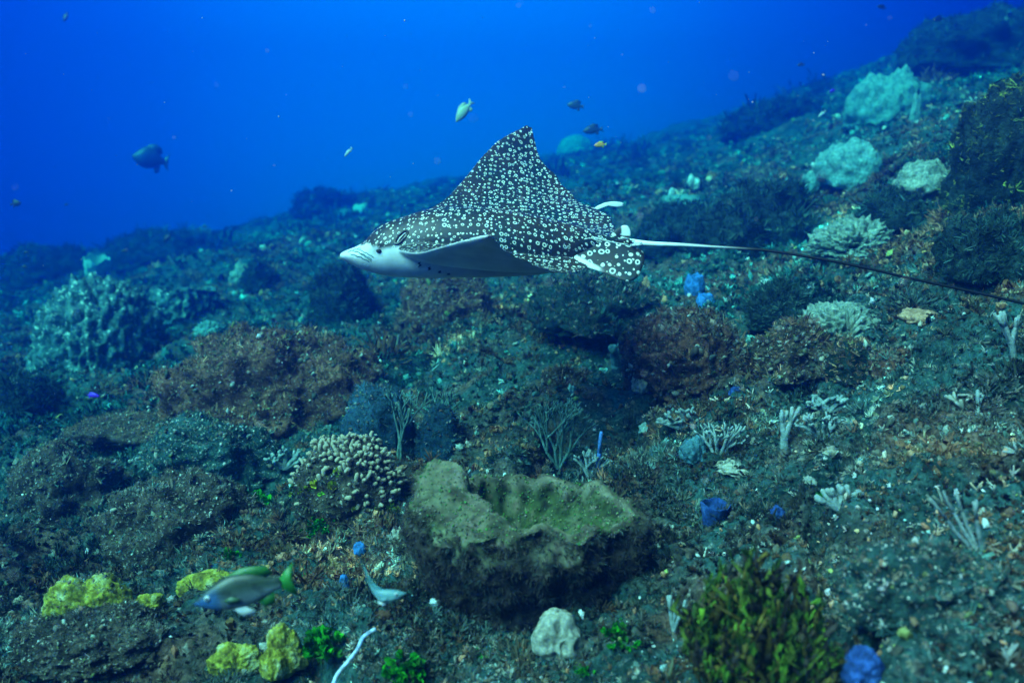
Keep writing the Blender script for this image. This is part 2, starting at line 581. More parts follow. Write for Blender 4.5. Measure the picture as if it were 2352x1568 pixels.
def build_ray():
    # wing stations: v, leading edge (x, y, depth), trailing edge (x, y, depth), camber upward (m), half thickness (m)
    ST = [
        (-1.00, (1098, 818, 2.33), (1122, 828, 2.335), 0.000, .0045),
        (-0.94, (1040, 828, 2.36), (1152, 868, 2.37), 0.002, .0055),
        (-0.84, (930, 856, 2.44), (1215, 925, 2.45), 0.004, .0075),
        (-0.68, (770, 905, 2.56), (1330, 990, 2.57), 0.004, .011),
        (-0.50, (640, 940, 2.69), (1500, 1062, 2.71), 0.000, .017),
        (-0.32, (545, 936, 2.81), (1690, 1070, 2.84), -0.006, .026),
        (-0.16, (470, 915, 2.91), (1790, 1010, 2.93), -0.004, .040),
        (0.00, (400, 900, 3.00), (1850, 880, 3.02), 0.000, .050),
        (0.16, (430, 800, 3.09), (1930, 812, 3.12), 0.000, .040),
        (0.32, (600, 702, 3.18), (1955, 775, 3.22), -0.010, .026),
        (0.50, (800, 585, 3.29), (1880, 670, 3.34), -0.012, .017),
        (0.66, (945, 430, 3.40), (1700, 590, 3.45), -0.010, .012),
        (0.82, (1080, 268, 3.51), (1570, 452, 3.55), -0.006, .008),
        (0.93, (1200, 165, 3.585), (1440, 290, 3.61), -0.002, .006),
        (1.00, (1345, 92, 3.64), (1390, 95, 3.645), 0.000, .0045),
    ]
    vs = np.array([s[0] for s in ST])
    LE = np.array([rc(*s[1]) for s in ST]); TE = np.array([rc(*s[2]) for s in ST])
    cam_, thk = np.array([s[3] for s in ST]), np.array([s[4] for s in ST])
    NV, NU = 121, 61
    v = np.linspace(-1, 1, NV)
    le, te, cb, th = cubic(v, vs, LE), cubic(v, vs, TE), cubic(v, vs, cam_), cubic(v, vs, thk)
    # ragged inner margin of the trailing edge
    rag = 0.006 * np.sin(v * 46) * sstep(.30, .45, np.abs(v)) * sstep(.98, .8, np.abs(v))
    te[:, 0] += rag
    u = (1 - np.cos(np.linspace(0, math.pi, NU))) / 2
    M = le[:, None] * (1 - u)[None, :, None] + te[:, None] * u[None, :, None]
    M[..., 2] += cb[:, None] * 4 * (u * (1 - u))[None]
    # soft ripple running through the fins
    M[..., 2] += 0.006 * np.sin(v * 9)[:, None] * np.sin(u * 7)[None] * sstep(.3, .7, np.abs(v))[:, None]
    du = np.gradient(M, axis=1); dvv = np.gradient(M, axis=0)
    N = np.cross(du, dvv); N /= np.linalg.norm(N, axis=-1)[..., None] + 1e-9
    N *= np.sign((N * np.array([0, -0.35, 1.0])).sum(-1).mean())
    prof = (np.sqrt(np.clip(u, 0, 1)) * (1 - u) * 2.45 + 0.10 * np.sqrt(np.clip(1 - u, 0, 1)) * np.minimum(1, u * 8))
    T = np.maximum(th[:, None] * prof[None], 0.0028)
    top, bot = M + N * T[..., None], M - N * T[..., None]
    arc = np.concatenate([np.zeros((1, NU)), np.cumsum(np.linalg.norm(np.diff(M, axis=0)[..., 1:], axis=-1), axis=0)], 0); arc -= arc[NV // 2][None]
    uvg = np.stack([M[..., 0], np.where(arc > 0, arc * .82, arc)], -1)
    idx = np.arange(NV * NU).reshape(NV, NU)
    q = np.stack([idx[:-1, :-1], idx[1:, :-1], idx[1:, 1:], idx[:-1, 1:]], -1).reshape(-1, 4)
    n = NV * NU
    rim = np.concatenate([idx[0], idx[1:, -1], idx[-1, :-1][::-1], idx[1:-1, 0][::-1]])
    rq = np.stack([rim, np.roll(rim, -1), np.roll(rim, -1) + n, rim + n], -1)
    dV = np.vstack([top.reshape(-1, 3), bot.reshape(-1, 3)])
    dQ = np.vstack([q, q[:, ::-1] + n, rq])
    vv = np.broadcast_to(v[:, None], (NV, NU)).reshape(-1); uu = np.broadcast_to(u[None], (NV, NU)).reshape(-1)
    under_shade = np.clip(sstep(.20, .55, np.abs(vv)) * sstep(.04, .12, uu) * 0.6 + sstep(.30, .75, uu) * .4, 0, .75)  # dusky margins, plus shade painted into the white wing underside
    size = 0.95 + 0.12 * sstep(.3, .6, uu) - 0.22 * sstep(.25, .05, uu)
    dC = np.vstack([np.stack([np.ones(n), under_shade, size], -1), np.stack([np.zeros(n), under_shade, size], -1)])
    # white rim under the leading edge near the head
    dU = np.vstack([uvg.reshape(-1, 2)] * 2)
    # body and head: x, top y, bottom y, half width, depth
    BD = [(104, 948, 982, .020), (124, 936, 994, .034), (165, 918, 1014, .047), (220, 898, 1042, .058), (262, 872, 1058, .066), (300, 832, 1070, .073), (345, 788, 1083, .080),
          (400, 750, 1096, .088), (520, 706, 1106, .098), (700, 652, 1112, .112), (900, 636, 1109, .118), (1100, 643, 1106, .118),
          (1300, 668, 1098, .110), (1500, 712, 1078, .094), (1700, 768, 1012, .070), (1850, 816, 935, .043), (1950, 836, 908, .027), (2060, 852, 892, .017), (2120, 860, 888, .010)]
    bx = np.array([r[0] for r in BD], float)
    ss = np.linspace(0, 1, 120); xs = 104 + (2120 - 104) * (ss**1.25)
    tp = cubic(xs, bx, np.array([r[1] for r in BD], float)); bt = cubic(xs, bx, np.array([r[2] for r in BD], float))
    hw = cubic(xs, bx, np.array([r[3] for r in BD], float))
    dep = 2.97 + 0.03 * (xs - 108) / 2000
    Ct = np.array([rc(a, (b_ + c_) / 2, d_) for a, b_, c_, d_ in zip(xs, tp, bt, dep)])
    hh = (bt - tp) / 2 * .5952 * .57422 / F * dep
    K = 48
    ph = np.arange(K) * 2 * math.pi / K
    cs, sn = np.cos(ph), np.sin(ph)
    # squarish, low-slung head: wide below, narrower above
    snout = sstep(330, 180, xs)
    yy = hw[:, None] * np.sign(cs)[None] * np.abs(cs)[None] ** 0.85 * (1 - 0.18 * np.maximum(sn, 0)[None])
    zz = hh[:, None] * np.sign(sn)[None] * np.abs(sn)[None] ** (0.95 + 0.25 * snout[:, None])
    bV = np.stack([np.broadcast_to(Ct[:, 0][:, None], yy.shape), Ct[:, 1][:, None] + yy, Ct[:, 2][:, None] + zz], -1)
    # eye bulge
    ex, ez = rc(365, 905, 2.97)[[0, 2]]
    bump = np.exp(-(((bV[..., 0] - ex) / .022) ** 2 + ((bV[..., 2] - ez) / .016) ** 2))
    bV[..., 1] += np.sign(yy) * 0.012 * bump
    m_ = len(xs)
    bi = np.arange(m_ * K).reshape(m_, K)
    bq = np.stack([bi[:-1], np.roll(bi, -1, 1)[:-1], np.roll(bi, -1, 1)[1:], bi[1:]], -1).reshape(-1, 4)
    bVf = np.vstack([bV.reshape(-1, 3), Ct[0], Ct[-1]])
    cap = [(m_ * K, bi[0][(j + 1) % K], bi[0][j], bi[0][j]) for j in range(K)] + [(m_ * K + 1, bi[-1][j], bi[-1][(j + 1) % K], bi[-1][(j + 1) % K]) for j in range(K)]
    # colour boundary of the head in the side view
    bxs = np.array([100, 240, 300, 340, 400, 440, 490, 560, 700, 900, 1500, 1700, 2200]); bys = np.array([935, 900, 893, 910, 935, 930, 918, 945, 985, 1030, 1045, 1000, 905])
    pz = bV[..., 2]; lim = np.array([rc(a, np.interp(a, bxs, bys), d_)[2] for a, d_ in zip(xs, dep)])
    dor = (pz > lim[:, None]).astype(float)
    dor[xs < 248] = 0
    seg = np.hypot(np.diff(yy, axis=1), np.diff(zz, axis=1))
    per = np.concatenate([np.zeros((m_, 1)), np.cumsum(seg, axis=1)], 1)
    bU = np.stack([bV[..., 0], per[:, K // 4][:, None] - per], -1).reshape(-1, 2)
    dk = np.clip(sstep(600, 1100, xs)[:, None] * np.ones((1, K)) * .9, 0, 1)  # shade on the hind belly, painted in brown-grey
    bC = np.stack([dor, dk, np.broadcast_to((0.80 + .2 * sstep(500, 900, xs))[:, None], dor.shape)], -1).reshape(-1, 3)
    bC = np.vstack([bC, bC[:1], bC[-1:]]); bU = np.vstack([bU, bU[:1], bU[-1:]])
    # union by voxel remesh
    allV = np.vstack([dV, bVf])
    faces = [tuple(f) for f in dQ.tolist()] + [tuple(a + len(dV) for a in f) for f in bq.tolist()] + [tuple(a + len(dV) for a in f[:3]) for f in cap]
    src = mk_mesh('src', allV, faces)
    so = bpy.data.objects.new('src', src); COL.objects.link(so)
    md = so.modifiers.new('r', 'REMESH'); md.mode = 'VOXEL'; md.voxel_size = 0.0048
    sm = so.modifiers.new('s', 'SMOOTH'); sm.factor = 0.5; sm.iterations = 7
    dg = bpy.context.evaluated_depsgraph_get()
    ev = so.evaluated_get(dg)
    rm = bpy.data.meshes.new_from_object(ev, depsgraph=dg)
    RV = np.empty(len(rm.vertices) * 3, dtype=np.float32); rm.vertices.foreach_get('co', RV); RV = RV.reshape(-1, 3).astype(float)
    NR = np.empty(len(rm.vertices) * 3, dtype=np.float32); rm.vertices.foreach_get('normal', NR); NR = NR.reshape(-1, 3)
    faces_r = [tuple(p.vertices) for p in rm.polygons]
    bpy.data.objects.remove(so)
    # carry pigment coordinates over: wings from the sheets, head and hump from the body
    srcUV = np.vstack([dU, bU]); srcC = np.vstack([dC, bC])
    tris = []
    for f in faces:
        tris.append(f[:3])
        if len(f) == 4: tris.append((f[0], f[2], f[3]))
    bvh = BVHTree.FromPolygons([Vector(p) for p in allV.tolist()], tris)
    aU = np.zeros((len(RV), 2)); aC = np.zeros((len(RV), 3))
    for i, p in enumerate(RV.tolist()):
        loc, nn, fi, dist = bvh.find_nearest(p)
        a, b_, c_ = tris[fi]
        A, B, Cc = allV[a], allV[b_], allV[c_]
        v0, v1, v2 = B - A, Cc - A, np.array(loc) - A
        d00, d01, d11, d20, d21 = v0 @ v0, v0 @ v1, v1 @ v1, v2 @ v0, v2 @ v1
        den = d00 * d11 - d01 * d01
        if abs(den) < 1e-16:
            w1 = w2 = 0.0
        else:
            w1 = (d11 * d20 - d01 * d21) / den; w2 = (d00 * d21 - d01 * d20) / den
        w0 = 1 - w1 - w2
        aU[i] = w0 * srcUV[a] + w1 * srcUV[b_] + w2 * srcUV[c_]
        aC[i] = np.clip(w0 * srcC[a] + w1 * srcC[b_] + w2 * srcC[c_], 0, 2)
    # snout: no spots, pale with dark creases handled by part
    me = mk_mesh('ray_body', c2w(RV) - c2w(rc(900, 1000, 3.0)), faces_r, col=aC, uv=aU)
    root_w = c2w(rc(900, 1000, 3.0))
    mat = spot_material('ray_skin')
    root = empty('eagle_ray', root_w)
    tag(root, 'large dark eagle ray covered in white rings and dots, gliding above the reef', 'ray')
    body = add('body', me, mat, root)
    bw = BVHTree.FromPolygons([Vector(p) for p in c2w(RV).tolist()], faces_r)

    def hit(cx, cy):
        dirn = Vector(c2w(rc(cx, cy, 1.0)))
        l, nn, fi, ds = bw.ray_cast(Vector((0, 0, 0)), dirn.normalized())
        return (np.array(l), np.array(nn)) if l is not None else (c2w(rc(cx, cy, 2.9)), np.array([0, -1, 0.]))

    dark = organic('ray_dark_skin', [(.35, (.012, .011, .010)), (.65, (.03, .026, .022))], scale=60, fine=200, bump=.2, rough=.5)
    pale = organic('ray_pale_skin', [(.3, (.62, .64, .62)), (.7, (.85, .86, .84))], scale=30, fine=150, bump=.15, rough=.5)

    # eye
    V, T_ = ico(3)
    p, nn = hit(362, 930)
    e = add('eye', mk_mesh('eye', V * .0085 * np.array([1.15, .7, .8]), T_), organic('ray_eye', [(.4, (.01, .01, .012)), (.6, (.03, .03, .03))], scale=80, rough=.15, bump=.05), root, p - root_w)
    # spiracle: slanted pit with a raised lip
    p, nn = hit(512, 838)
    t = np.linspace(0, 2 * math.pi, 25)
    axis = np.array([.62, 0, .78]); perp = np.array([-.78, 0, .62])
    ring_p = np.outer(np.cos(t), axis) * .030 + np.outer(np.sin(t), perp) * .0125
    ring_p = c2w(ring_p)
    out_n = nn / np.linalg.norm(nn)
    ring_p = ring_p - np.outer(ring_p @ out_n, out_n) + out_n * .0015
    Vt, Ft = tube(ring_p, .0038, 8, cap=False)
    Vd = np.vstack([ring_p[:-1] * .93 + out_n * .0005, out_n * -.002])
    Fd = np.array([(24, j, (j + 1) % 24) for j in range(24)])
    sp = add('spiracle', mk_mesh('spiracle', Vd, Fd), organic('spiracle_black', [(.4, (.004, .004, .004)), (.6, (.008, .007, .006))], scale=30, bump=.1), root, p - root_w)
    add('lip', mk_mesh('lip', Vt, Ft), organic('spiracle_lip', [(.4, (.05, .045, .04)), (.6, (.30, .30, .28))], scale=70, bump=.2), sp)
    # pale fold inside the spiracle
    fold = c2w(np.outer(np.linspace(-.022, .02, 9), axis) + np.outer(-.004 + .003 * np.sin(np.linspace(0, 3, 9)), perp)); fold = fold - np.outer(fold @ out_n, out_n) + out_n * .0035
    add('fold', mk_mesh('fold', *tube(fold, .0022, 6)), pale, sp)
    # gill slits
    for gx, gy in ((636, 1020), (702, 1048), (772, 1070), (832, 1084)):
        p, nn = hit(gx, gy)
        g = np.array([[0.003, 0, .008], [-.002, 0, .003], [.002, 0, -.002], [-.004, 0, -.008]]) * (1.7 if gx < 680 else 1.3)
        g = c2w(g); n_ = nn / np.linalg.norm(nn); g = g - np.outer(g @ n_, n_) + n_ * .0006
        add('gill_slit', mk_mesh('gill_slit', *tube(g, [.0014, .0036, .0036, .0012], 6)), dark, root, p - root_w)
    # creased lip folds of the snout
    for a, b_, c_, r_ in (((190, 930), (255, 945), (318, 990), .0022), ((165, 950), (240, 965), (300, 1004), .0022), ((215, 918), (280, 940), (330, 975), .0018), ((150, 940), (200, 918), (245, 912), .0018), ((240, 950), (285, 972), (312, 1002), .0016)):
        pts = [(1 - s) ** 2 * np.array(a) + 2 * s * (1 - s) * np.array(b_) + s * s * np.array(c_) for s in np.linspace(0, 1, 12)]
        W = []
        for k, (qx, qy) in enumerate(pts):
            p, nn = hit(qx, qy + 3 * math.sin(k * 1.9)); W.append(p + nn * .0002)
        W = np.array(W)
        add('lip_crease', mk_mesh('lip_crease', *tube(W - root_w, np.array([.3] + [1] * 10 + [.3]) * r_, 5)),
            bpy.data.materials.get('ray_crease') or organic('ray_crease', [(.4, (.10, .20, .21)), (.6, (.22, .34, .34))], scale=50, bump=.2), root)

    # pelvic fins: thin rounded lobes
    def lobe(outline, depth_fn, thick, name, matf, colfn, segs=26, n_in=14):
        out = np.array(outline, float)
        tt = np.concatenate([[0], np.cumsum(np.linalg.norm(np.diff(np.vstack([out, out[:1]]), axis=0), axis=1))]); tt /= tt[-1]
        kk = np.linspace(0, 1, 73)[:-1]
        closed = np.vstack([out, out[:1]])
        ring = np.stack([np.interp(kk, tt, closed[:, 0]), np.interp(kk, tt, closed[:, 1])], -1)
        for _ in range(2):
            ring = (np.roll(ring, 1, 0) + 2 * ring + np.roll(ring, -1, 0)) / 4
        c = ring.mean(0)
        rs = np.linspace(0, 1, n_in)
        G = c + (ring - c)[None] * rs[:, None, None]
        D = depth_fn(G[..., 0], G[..., 1])
        P = np.stack([(rpx_x(G[..., 0]) - 1176) / F * D, D, (784 - rpx_y(G[..., 1])) / F * D], -1)
        th_ = thick * np.sqrt(np.clip(1 - rs**2, 0.004, 1))
        A = P.copy(); A[..., 1] -= th_[:, None]; Bk = P.copy(); Bk[..., 1] += th_[:, None]
        k_ = 72; ii = np.arange(n_in * k_).reshape(n_in, k_)
        qd = np.stack([ii[:-1], ii[1:], np.roll(ii, -1, 1)[1:], np.roll(ii, -1, 1)[:-1]], -1).reshape(-1, 4)
        nn_ = n_in * k_
        rimq = np.stack([ii[-1], ii[-1] + nn_, np.roll(ii[-1], -1) + nn_, np.roll(ii[-1], -1)], -1)
        Va = np.vstack([A.reshape(-1, 3), Bk.reshape(-1, 3)])
        Fa = np.vstack([qd, qd[:, ::-1] + nn_, rimq])
        UV = np.vstack([P[..., [0, 2]].reshape(-1, 2)] * 2)
        CC = colfn(np.concatenate([G[..., 0].ravel()] * 2), np.concatenate([G[..., 1].ravel()] * 2))
        return add(name, mk_mesh(name, c2w(Va) - root_w, Fa, uv=UV, col=CC), matf, root)

    rpx_x = lambda x: (1300 + x * .5952) * .57422
    rpx_y = lambda y: (450 + y * .5952) * .57422

    def pc(x, y):
        # white patch along the front margin of the fin
        dline = (y - (935 + (x - 1640) * .50))
        w = sstep(-6, 6, dline) * sstep(1880, 1820, x)
        return np.stack([1 - w, np.zeros_like(x), np.full_like(x, 1.12)], -1)

    lobe([(1620, 930), (1690, 895), (1760, 868), (1850, 862), (1960, 878), (2080, 905), (2135, 925), (2150, 965), (2148, 1010), (2128, 1045), (2118, 1085), (2090, 1120), (2050, 1138), (1990, 1128),
          (1920, 1098), (1850, 1068), (1780, 1046), (1710, 1022), (1660, 985)], lambda x, y: 2.955 - (y - 900) * .00030 - (x - 1650) * .00004, .0055, 'pelvic_fin',
         spot_material('ray_fin_skin', 31.0), pc)
    lobe([(1790, 655), (1830, 628), (1880, 606), (1930, 598), (1985, 602), (2012, 612), (1998, 620), (2008, 628), (1965, 637), (1920, 628), (1870, 628), (1830, 648), (1800, 668)],
         lambda x, y: 3.44 + x * 0, .004, 'pelvic_fin', spot_material('ray_far_fin_skin', 31.0), lambda x, y: np.stack([x * 0, x * 0, x * 0 + 1], -1))
    # small dorsal fin: dark base, white hind edge
    dcol = lambda x, y: np.stack([1 - sstep(1985, 2000, x) * sstep(835, 822, y + (x - 2020) * 0), x * 0, x * 0 + .55], -1)
    lobe([(1885, 842), (1925, 812), (1965, 778), (2000, 758), (2030, 758), (2048, 778), (2056, 810), (2052, 838), (2030, 842), (2010, 838), (2005, 855), (1960, 862), (1910, 858)],
         lambda x, y: 3.0 + x * 0, .005, 'dorsal_fin', spot_material('ray_dorsal_skin', 14.0), dcol)
    # tail: white near the body, black whip beyond
    tp2 = [(1452, 556), (1500, 560), (1560, 562), (1640, 566), (1740, 573), (1840, 587), (1960, 609), (2100, 641), (2230, 669), (2352, 697), (2480, 728), (2600, 755)]
    dpt = np.linspace(3.0, 2.55, len(tp2))
    TPp = np.array([[(a - 1176) / F * d_, d_, (784 - b_) / F * d_] for (a, b_), d_ in zip(tp2, dpt)])
    k = np.linspace(0, 1, 90); kn = np.linspace(0, 1, len(tp2))
    TPc = cubic(k, kn, TPp)
    rad = np.interp(k, [0, .06, .2, .4, 1], [.0115, .0090, .0060, .0048, .0046])
    Vt, Ft = tube(TPc, rad, 10)
    tw = np.concatenate([np.repeat(k, 10), [0, 1]])
    tz = np.tile(np.sin(np.arange(10) * 2 * math.pi / 10), 90); tz = np.concatenate([tz, [0, 0]])
    edge = Vt[:, 2] - np.concatenate([np.repeat(TPc[:, 2], 10), [TPc[0, 2], TPc[-1, 2]]])
    white = sstep(.34, .20, tw + np.where(edge > 0, .07, -.03))
    tc_ = white[:, None] * np.array([.85, .87, .85]) + (1 - white[:, None]) * np.array([.008, .009, .009])
    add('tail', mk_mesh('tail', c2w(Vt) - root_w, Ft, col=tc_), attr_mat('ray_tail_skin', vary=.1, rough=.5), root)
    # pale bands along the dark tail root
    for pts, r_ in ((((1800, 838), (1870, 858), (1960, 880), (2060, 890), (2130, 888)), .0042), (((1985, 838), (2040, 850), (2090, 868), (2130, 876)), .0036),
                    (((1740, 852), (1790, 846), (1830, 862), (1865, 872)), .0028)):
        W = []
        P_ = np.array(pts, float); s_ = np.linspace(0, 1, 16)
        px_ = cubic(s_, np.linspace(0, 1, len(P_)), P_)
        for qx, qy in px_:
            p, nn = hit(qx, qy); W.append(p)
        W = np.array(W) - root_w
        add('pale_band', mk_mesh('pale_band', *tube(W, np.array([.3] + [1] * 14 + [.4]) * r_, 6)), pale, root)
    print('RAY verts', len(RV))
    return root
# ------------------------------------------------------------------ small templates and scatter
def tpl_tuft(nb, spread, seed, wid=.10, seg=2):
    r = np.random.default_rng(seed)
    Vs, Ts, n = [], [], 0
    for k in range(nb):
        a = r.uniform(0, 2 * math.pi); lean = r.uniform(.1, 1) * spread
        d = np.array([math.cos(a) * lean, math.sin(a) * lean, 1.0]); d /= np.linalg.norm(d)
        L = r.uniform(.55, 1.0); s = np.cross(d, r.normal(size=3)); s /= np.linalg.norm(s)
        bend = np.cross(d, s) * r.uniform(-.25, .25)
        o = np.array([math.cos(a), math.sin(a), 0]) * r.uniform(0, .18)
        w = wid * r.uniform(.7, 1.3)
        Vs.append(np.array([o - s * w * .5, o + s * w * .5, o + d * L * .55 + bend - s * w * .6, o + d * L * .55 + bend + s * w * .6, o + d * L + bend * .5]))
        Ts.append(np.array([(0, 1, 3), (0, 3, 2), (2, 3, 4)]) + n); n += 5
    return np.vstack(Vs), np.vstack(Ts)


def tpl_fine(nb, spread, seed):
    """tuft of two-triangle blades"""
    r = np.random.default_rng(seed); Vs, Ts = [], []
    for k in range(nb):
        a = r.uniform(0, 6.28); lean = r.uniform(.1, 1) * spread
        d = np.array([math.cos(a) * lean, math.sin(a) * lean, 1.0]); d /= np.linalg.norm(d)
        s = np.cross(d, r.normal(size=3)); s /= np.linalg.norm(s); L = r.uniform(.5, 1.0); w = r.uniform(.06, .13)
        o = np.array([math.cos(a), math.sin(a), 0]) * r.uniform(0, .25)
        Vs.append(np.array([o - s * w * .5, o + s * w * .5, o + d * L + s * w * .35, o + d * L - s * w * .35])); Ts.append(np.array([(0, 1, 2), (0, 2, 3)]) + 4 * k)
    return np.vstack(Vs), np.vstack(Ts)


def tpl_chunk(level, seed, amp=.45):
    V, T = ico(level); r = np.random.default_rng(seed)
    V = V * (1 + amp * perlin(V * 1.6 + seed * 3.1) + amp * .9 * perlin(V * 3.6 + seed * 1.3) + amp * .5 * perlin(V * 7.5 + seed))[:, None] * r.uniform(.35, 1.25, 3)
    return V + np.array([0, 0, .25]), T


def tpl_twig(seed, prongs=3):
    r = np.random.default_rng(seed); parts = []
    for k in range(prongs):
        a = r.uniform(0, 6.28); l = r.uniform(.25, .8)
        d = np.array([math.cos(a) * l, math.sin(a) * l, r.uniform(.4, 1)])
        p = np.array([[0, 0, -.1], d * .5 + r.normal(size=3) * .06, d + r.normal(size=3) * .1])
        parts.append(tube(p, [.13, .11, .085], 4))
    return join(parts)


def tpl_leafy(seed, nl=7):
    """clump of small rounded lobes"""
    r = np.random.default_rng(seed); parts = []
    for k in range(nl):
        a = r.uniform(0, 6.28); tl = r.uniform(.2, 1.1)
        d = np.array([math.cos(a) * tl, math.sin(a) * tl, 1]); d /= np.linalg.norm(d)
        s = np.cross(d, [.3, .2, 1.0] + r.normal(size=3) * .3); s /= np.linalg.norm(s); L = r.uniform(.5, 1)
        up = np.cross(s, d) * .08
        pts = np.array([np.zeros(3), d * L * .45 - s * .20 + up, d * L * .45 + s * .20 - up, d * L * .8 - s * .24 - up, d * L * .8 + s * .24 + up, d * L + up])
        parts.append((pts, np.array([(0, 2, 1), (1, 2, 4), (1, 4, 3), (3, 4, 5)])))
    return join(parts)


def frames(nrm, spin):
    z = nrm / (np.linalg.norm(nrm, axis=1)[:, None] + 1e-9)
    ref = np.where(np.abs(z[:, 2:3]) < .9, np.array([[0, 0, 1.0]]), np.array([[1.0, 0, 0]]))
    x = np.cross(ref, z); x /= np.linalg.norm(x, axis=1)[:, None]
    y = np.cross(z, x)
    c, s = np.cos(spin)[:, None], np.sin(spin)[:, None]
    return np.stack([c * x + s * y, -s * x + c * y, z], -1)


def scatter(name, tpls, pos, nrm, scale, col, mat, parent=None, origin=None, tipfade=0.0, rng=RNG):
    Rm = frames(nrm, rng.uniform(0, 6.28, len(pos)))
    pick = rng.integers(0, len(tpls), len(pos))
    Vs, Ts, Cs, n = [], [], [], 0
    for k, (V, T) in enumerate(tpls):
        s = np.nonzero(pick == k)[0]
        if len(s) == 0: continue
        W = np.einsum('nij,vj->nvi', Rm[s], V) * np.asarray(scale)[s][:, None, None] + pos[s][:, None]
        Vs.append(W.reshape(-1, 3))
        Ts.append((T[None] + (np.arange(len(s)) * len(V))[:, None, None]).reshape(-1, 3) + n); n += len(s) * len(V)
        c = np.repeat(col[s][:, None], len(V), 1)
        Cs.append(c.reshape(-1, 3))
    V = np.vstack(Vs)
    if origin is not None: V = V - origin
    o = add(name, mk_mesh(name, V, np.vstack(Ts), smooth=True, col=np.vstack(Cs)), mat, parent)
    o['kind'] = 'stuff'
    return o


def strew(name, tpls, pos, nrm, scale, col, label, rough=.9, vary=.4, rng=RNG):
    """uncountable growth: a point cloud that carries small shapes, one object"""
    Rm = frames(nrm, rng.uniform(0, 6.28, len(pos)))
    eul = np.array([Matrix(m.tolist()).to_euler()[:] for m in Rm])
    me = bpy.data.meshes.new(name)
    me.vertices.add(len(pos)); me.vertices.foreach_set('co', np.ascontiguousarray(pos, dtype=np.float32).ravel())
    for nm, typ, key, dat in (('rot', 'FLOAT_VECTOR', 'vector', eul), ('scl', 'FLOAT', 'value', scale), ('pick', 'INT', 'value', rng.integers(0, len(tpls), len(pos)))):
        a = me.attributes.new(nm, typ, 'POINT'); a.data.foreach_set(key, np.ascontiguousarray(dat, dtype=np.int32 if typ == 'INT' else np.float32).ravel())
    a = me.attributes.new('Col', 'FLOAT_COLOR', 'POINT'); c4 = np.ones((len(pos), 4), dtype=np.float32); c4[:, :3] = col; a.data.foreach_set('color', c4.ravel())
    m, nt, b = new_mat(name + '_pigment')
    at = nd(nt, 'ShaderNodeAttribute', attribute_name='Col', attribute_type='INSTANCER')
    tc = nd(nt, 'ShaderNodeTexCoord')
    n2 = nd(nt, 'ShaderNodeTexNoise', inp={'Scale': 2.2, 'Detail': 4.0, 'Roughness': .7}); nt.links.new(tc.outputs['Object'], n2.inputs['Vector'])
    r2 = ramp(nt, [(.3, (1 - vary,) * 3), (.7, (1 + vary,) * 3)]); nt.links.new(n2.outputs['Fac'], r2.inputs[0])
    nt.links.new(mixc(nt, 1.0, at.outputs['Color'], r2.outputs[0], 'MULTIPLY'), b.inputs['Base Color'])
    b.inputs['Roughness'].default_value = rough; b.inputs['Specular IOR Level'].default_value = .08
    ng = bpy.data.node_groups.new(name + '_growth', 'GeometryNodeTree')
    ng.interface.new_socket('Geometry', in_out='INPUT', socket_type='NodeSocketGeometry'); ng.interface.new_socket('Geometry', in_out='OUTPUT', socket_type='NodeSocketGeometry')
    gi, go = ng.nodes.new('NodeGroupInput'), ng.nodes.new('NodeGroupOutput')
    jn = ng.nodes.new('GeometryNodeJoinGeometry')
    for k in range(len(tpls) - 1, -1, -1):
        V, T = tpls[k]
        tm = mk_mesh(name + '_shape', V, T); tm.materials.append(m)
        to = bpy.data.objects.new(name + '_shape', tm)
        oi = ng.nodes.new('GeometryNodeObjectInfo'); oi.inputs['Object'].default_value = to; oi.inputs['As Instance'].default_value = True
        ng.links.new(oi.outputs['Geometry'], jn.inputs[0])
    ip = ng.nodes.new('GeometryNodeInstanceOnPoints'); ip.inputs['Pick Instance'].default_value = True
    def named(nm, dt):
        n = ng.nodes.new('GeometryNodeInputNamedAttribute'); n.data_type = dt; n.inputs['Name'].default_value = nm
        return [s for s in n.outputs if s.enabled and s.name == 'Attribute'][0]
    e2r = ng.nodes.new('FunctionNodeEulerToRotation')
    ng.links.new(named('rot', 'FLOAT_VECTOR'), e2r.inputs[0]); ng.links.new(e2r.outputs[0], ip.inputs['Rotation'])
    ng.links.new(named('scl', 'FLOAT'), ip.inputs['Scale']); ng.links.new(named('pick', 'INT'), ip.inputs['Instance Index'])
    ng.links.new(gi.outputs[0], ip.inputs['Points']); ng.links.new(jn.outputs[0], ip.inputs['Instance']); ng.links.new(ip.outputs[0], go.inputs[0])
    o = add(name, me, None)
    md = o.modifiers.new('growth', 'NODES'); md.node_group = ng
    return tag(o, label, kind='stuff')


def surf_sample(V, T, n, rng, upw=0.0):
    a, b, c = V[T[:, 0]], V[T[:, 1]], V[T[:, 2]]
    N = np.cross(b - a, c - a); A = np.linalg.norm(N, axis=1)
    Nn = N / (A[:, None] + 1e-12)
    w = A * np.clip(Nn[:, 2] + upw, 0.02, None) if upw else A
    w = w / w.sum()
    f = rng.choice(len(T), n, p=w)
    r1, r2 = np.sqrt(rng.random(n)), rng.random(n)
    P = (1 - r1)[:, None] * a[f] + (r1 * (1 - r2))[:, None] * b[f] + (r1 * r2)[:, None] * c[f]
    return P, Nn[f]


TUFTS_F = [tpl_fine(5, 1.2, 60 + k) for k in range(8)]
TUFTS = [tpl_tuft(16, 1.3, k, .075) for k in range(10)]
TUFTS_S = [tpl_tuft(6, 1.1, 20 + k, .16) for k in range(6)]
HAIRS = [tpl_tuft(5, .5, 40 + k, .07) for k in range(5)]
CHUNK2 = [tpl_chunk(3, k, .5) for k in range(14)]
CHUNK1 = [tpl_chunk(1, 30 + k, .7) for k in range(8)]
TWIGS = [tpl_twig(k, 3 + k % 3) for k in range(6)]
LEAFY = [tpl_leafy(k) for k in range(6)]

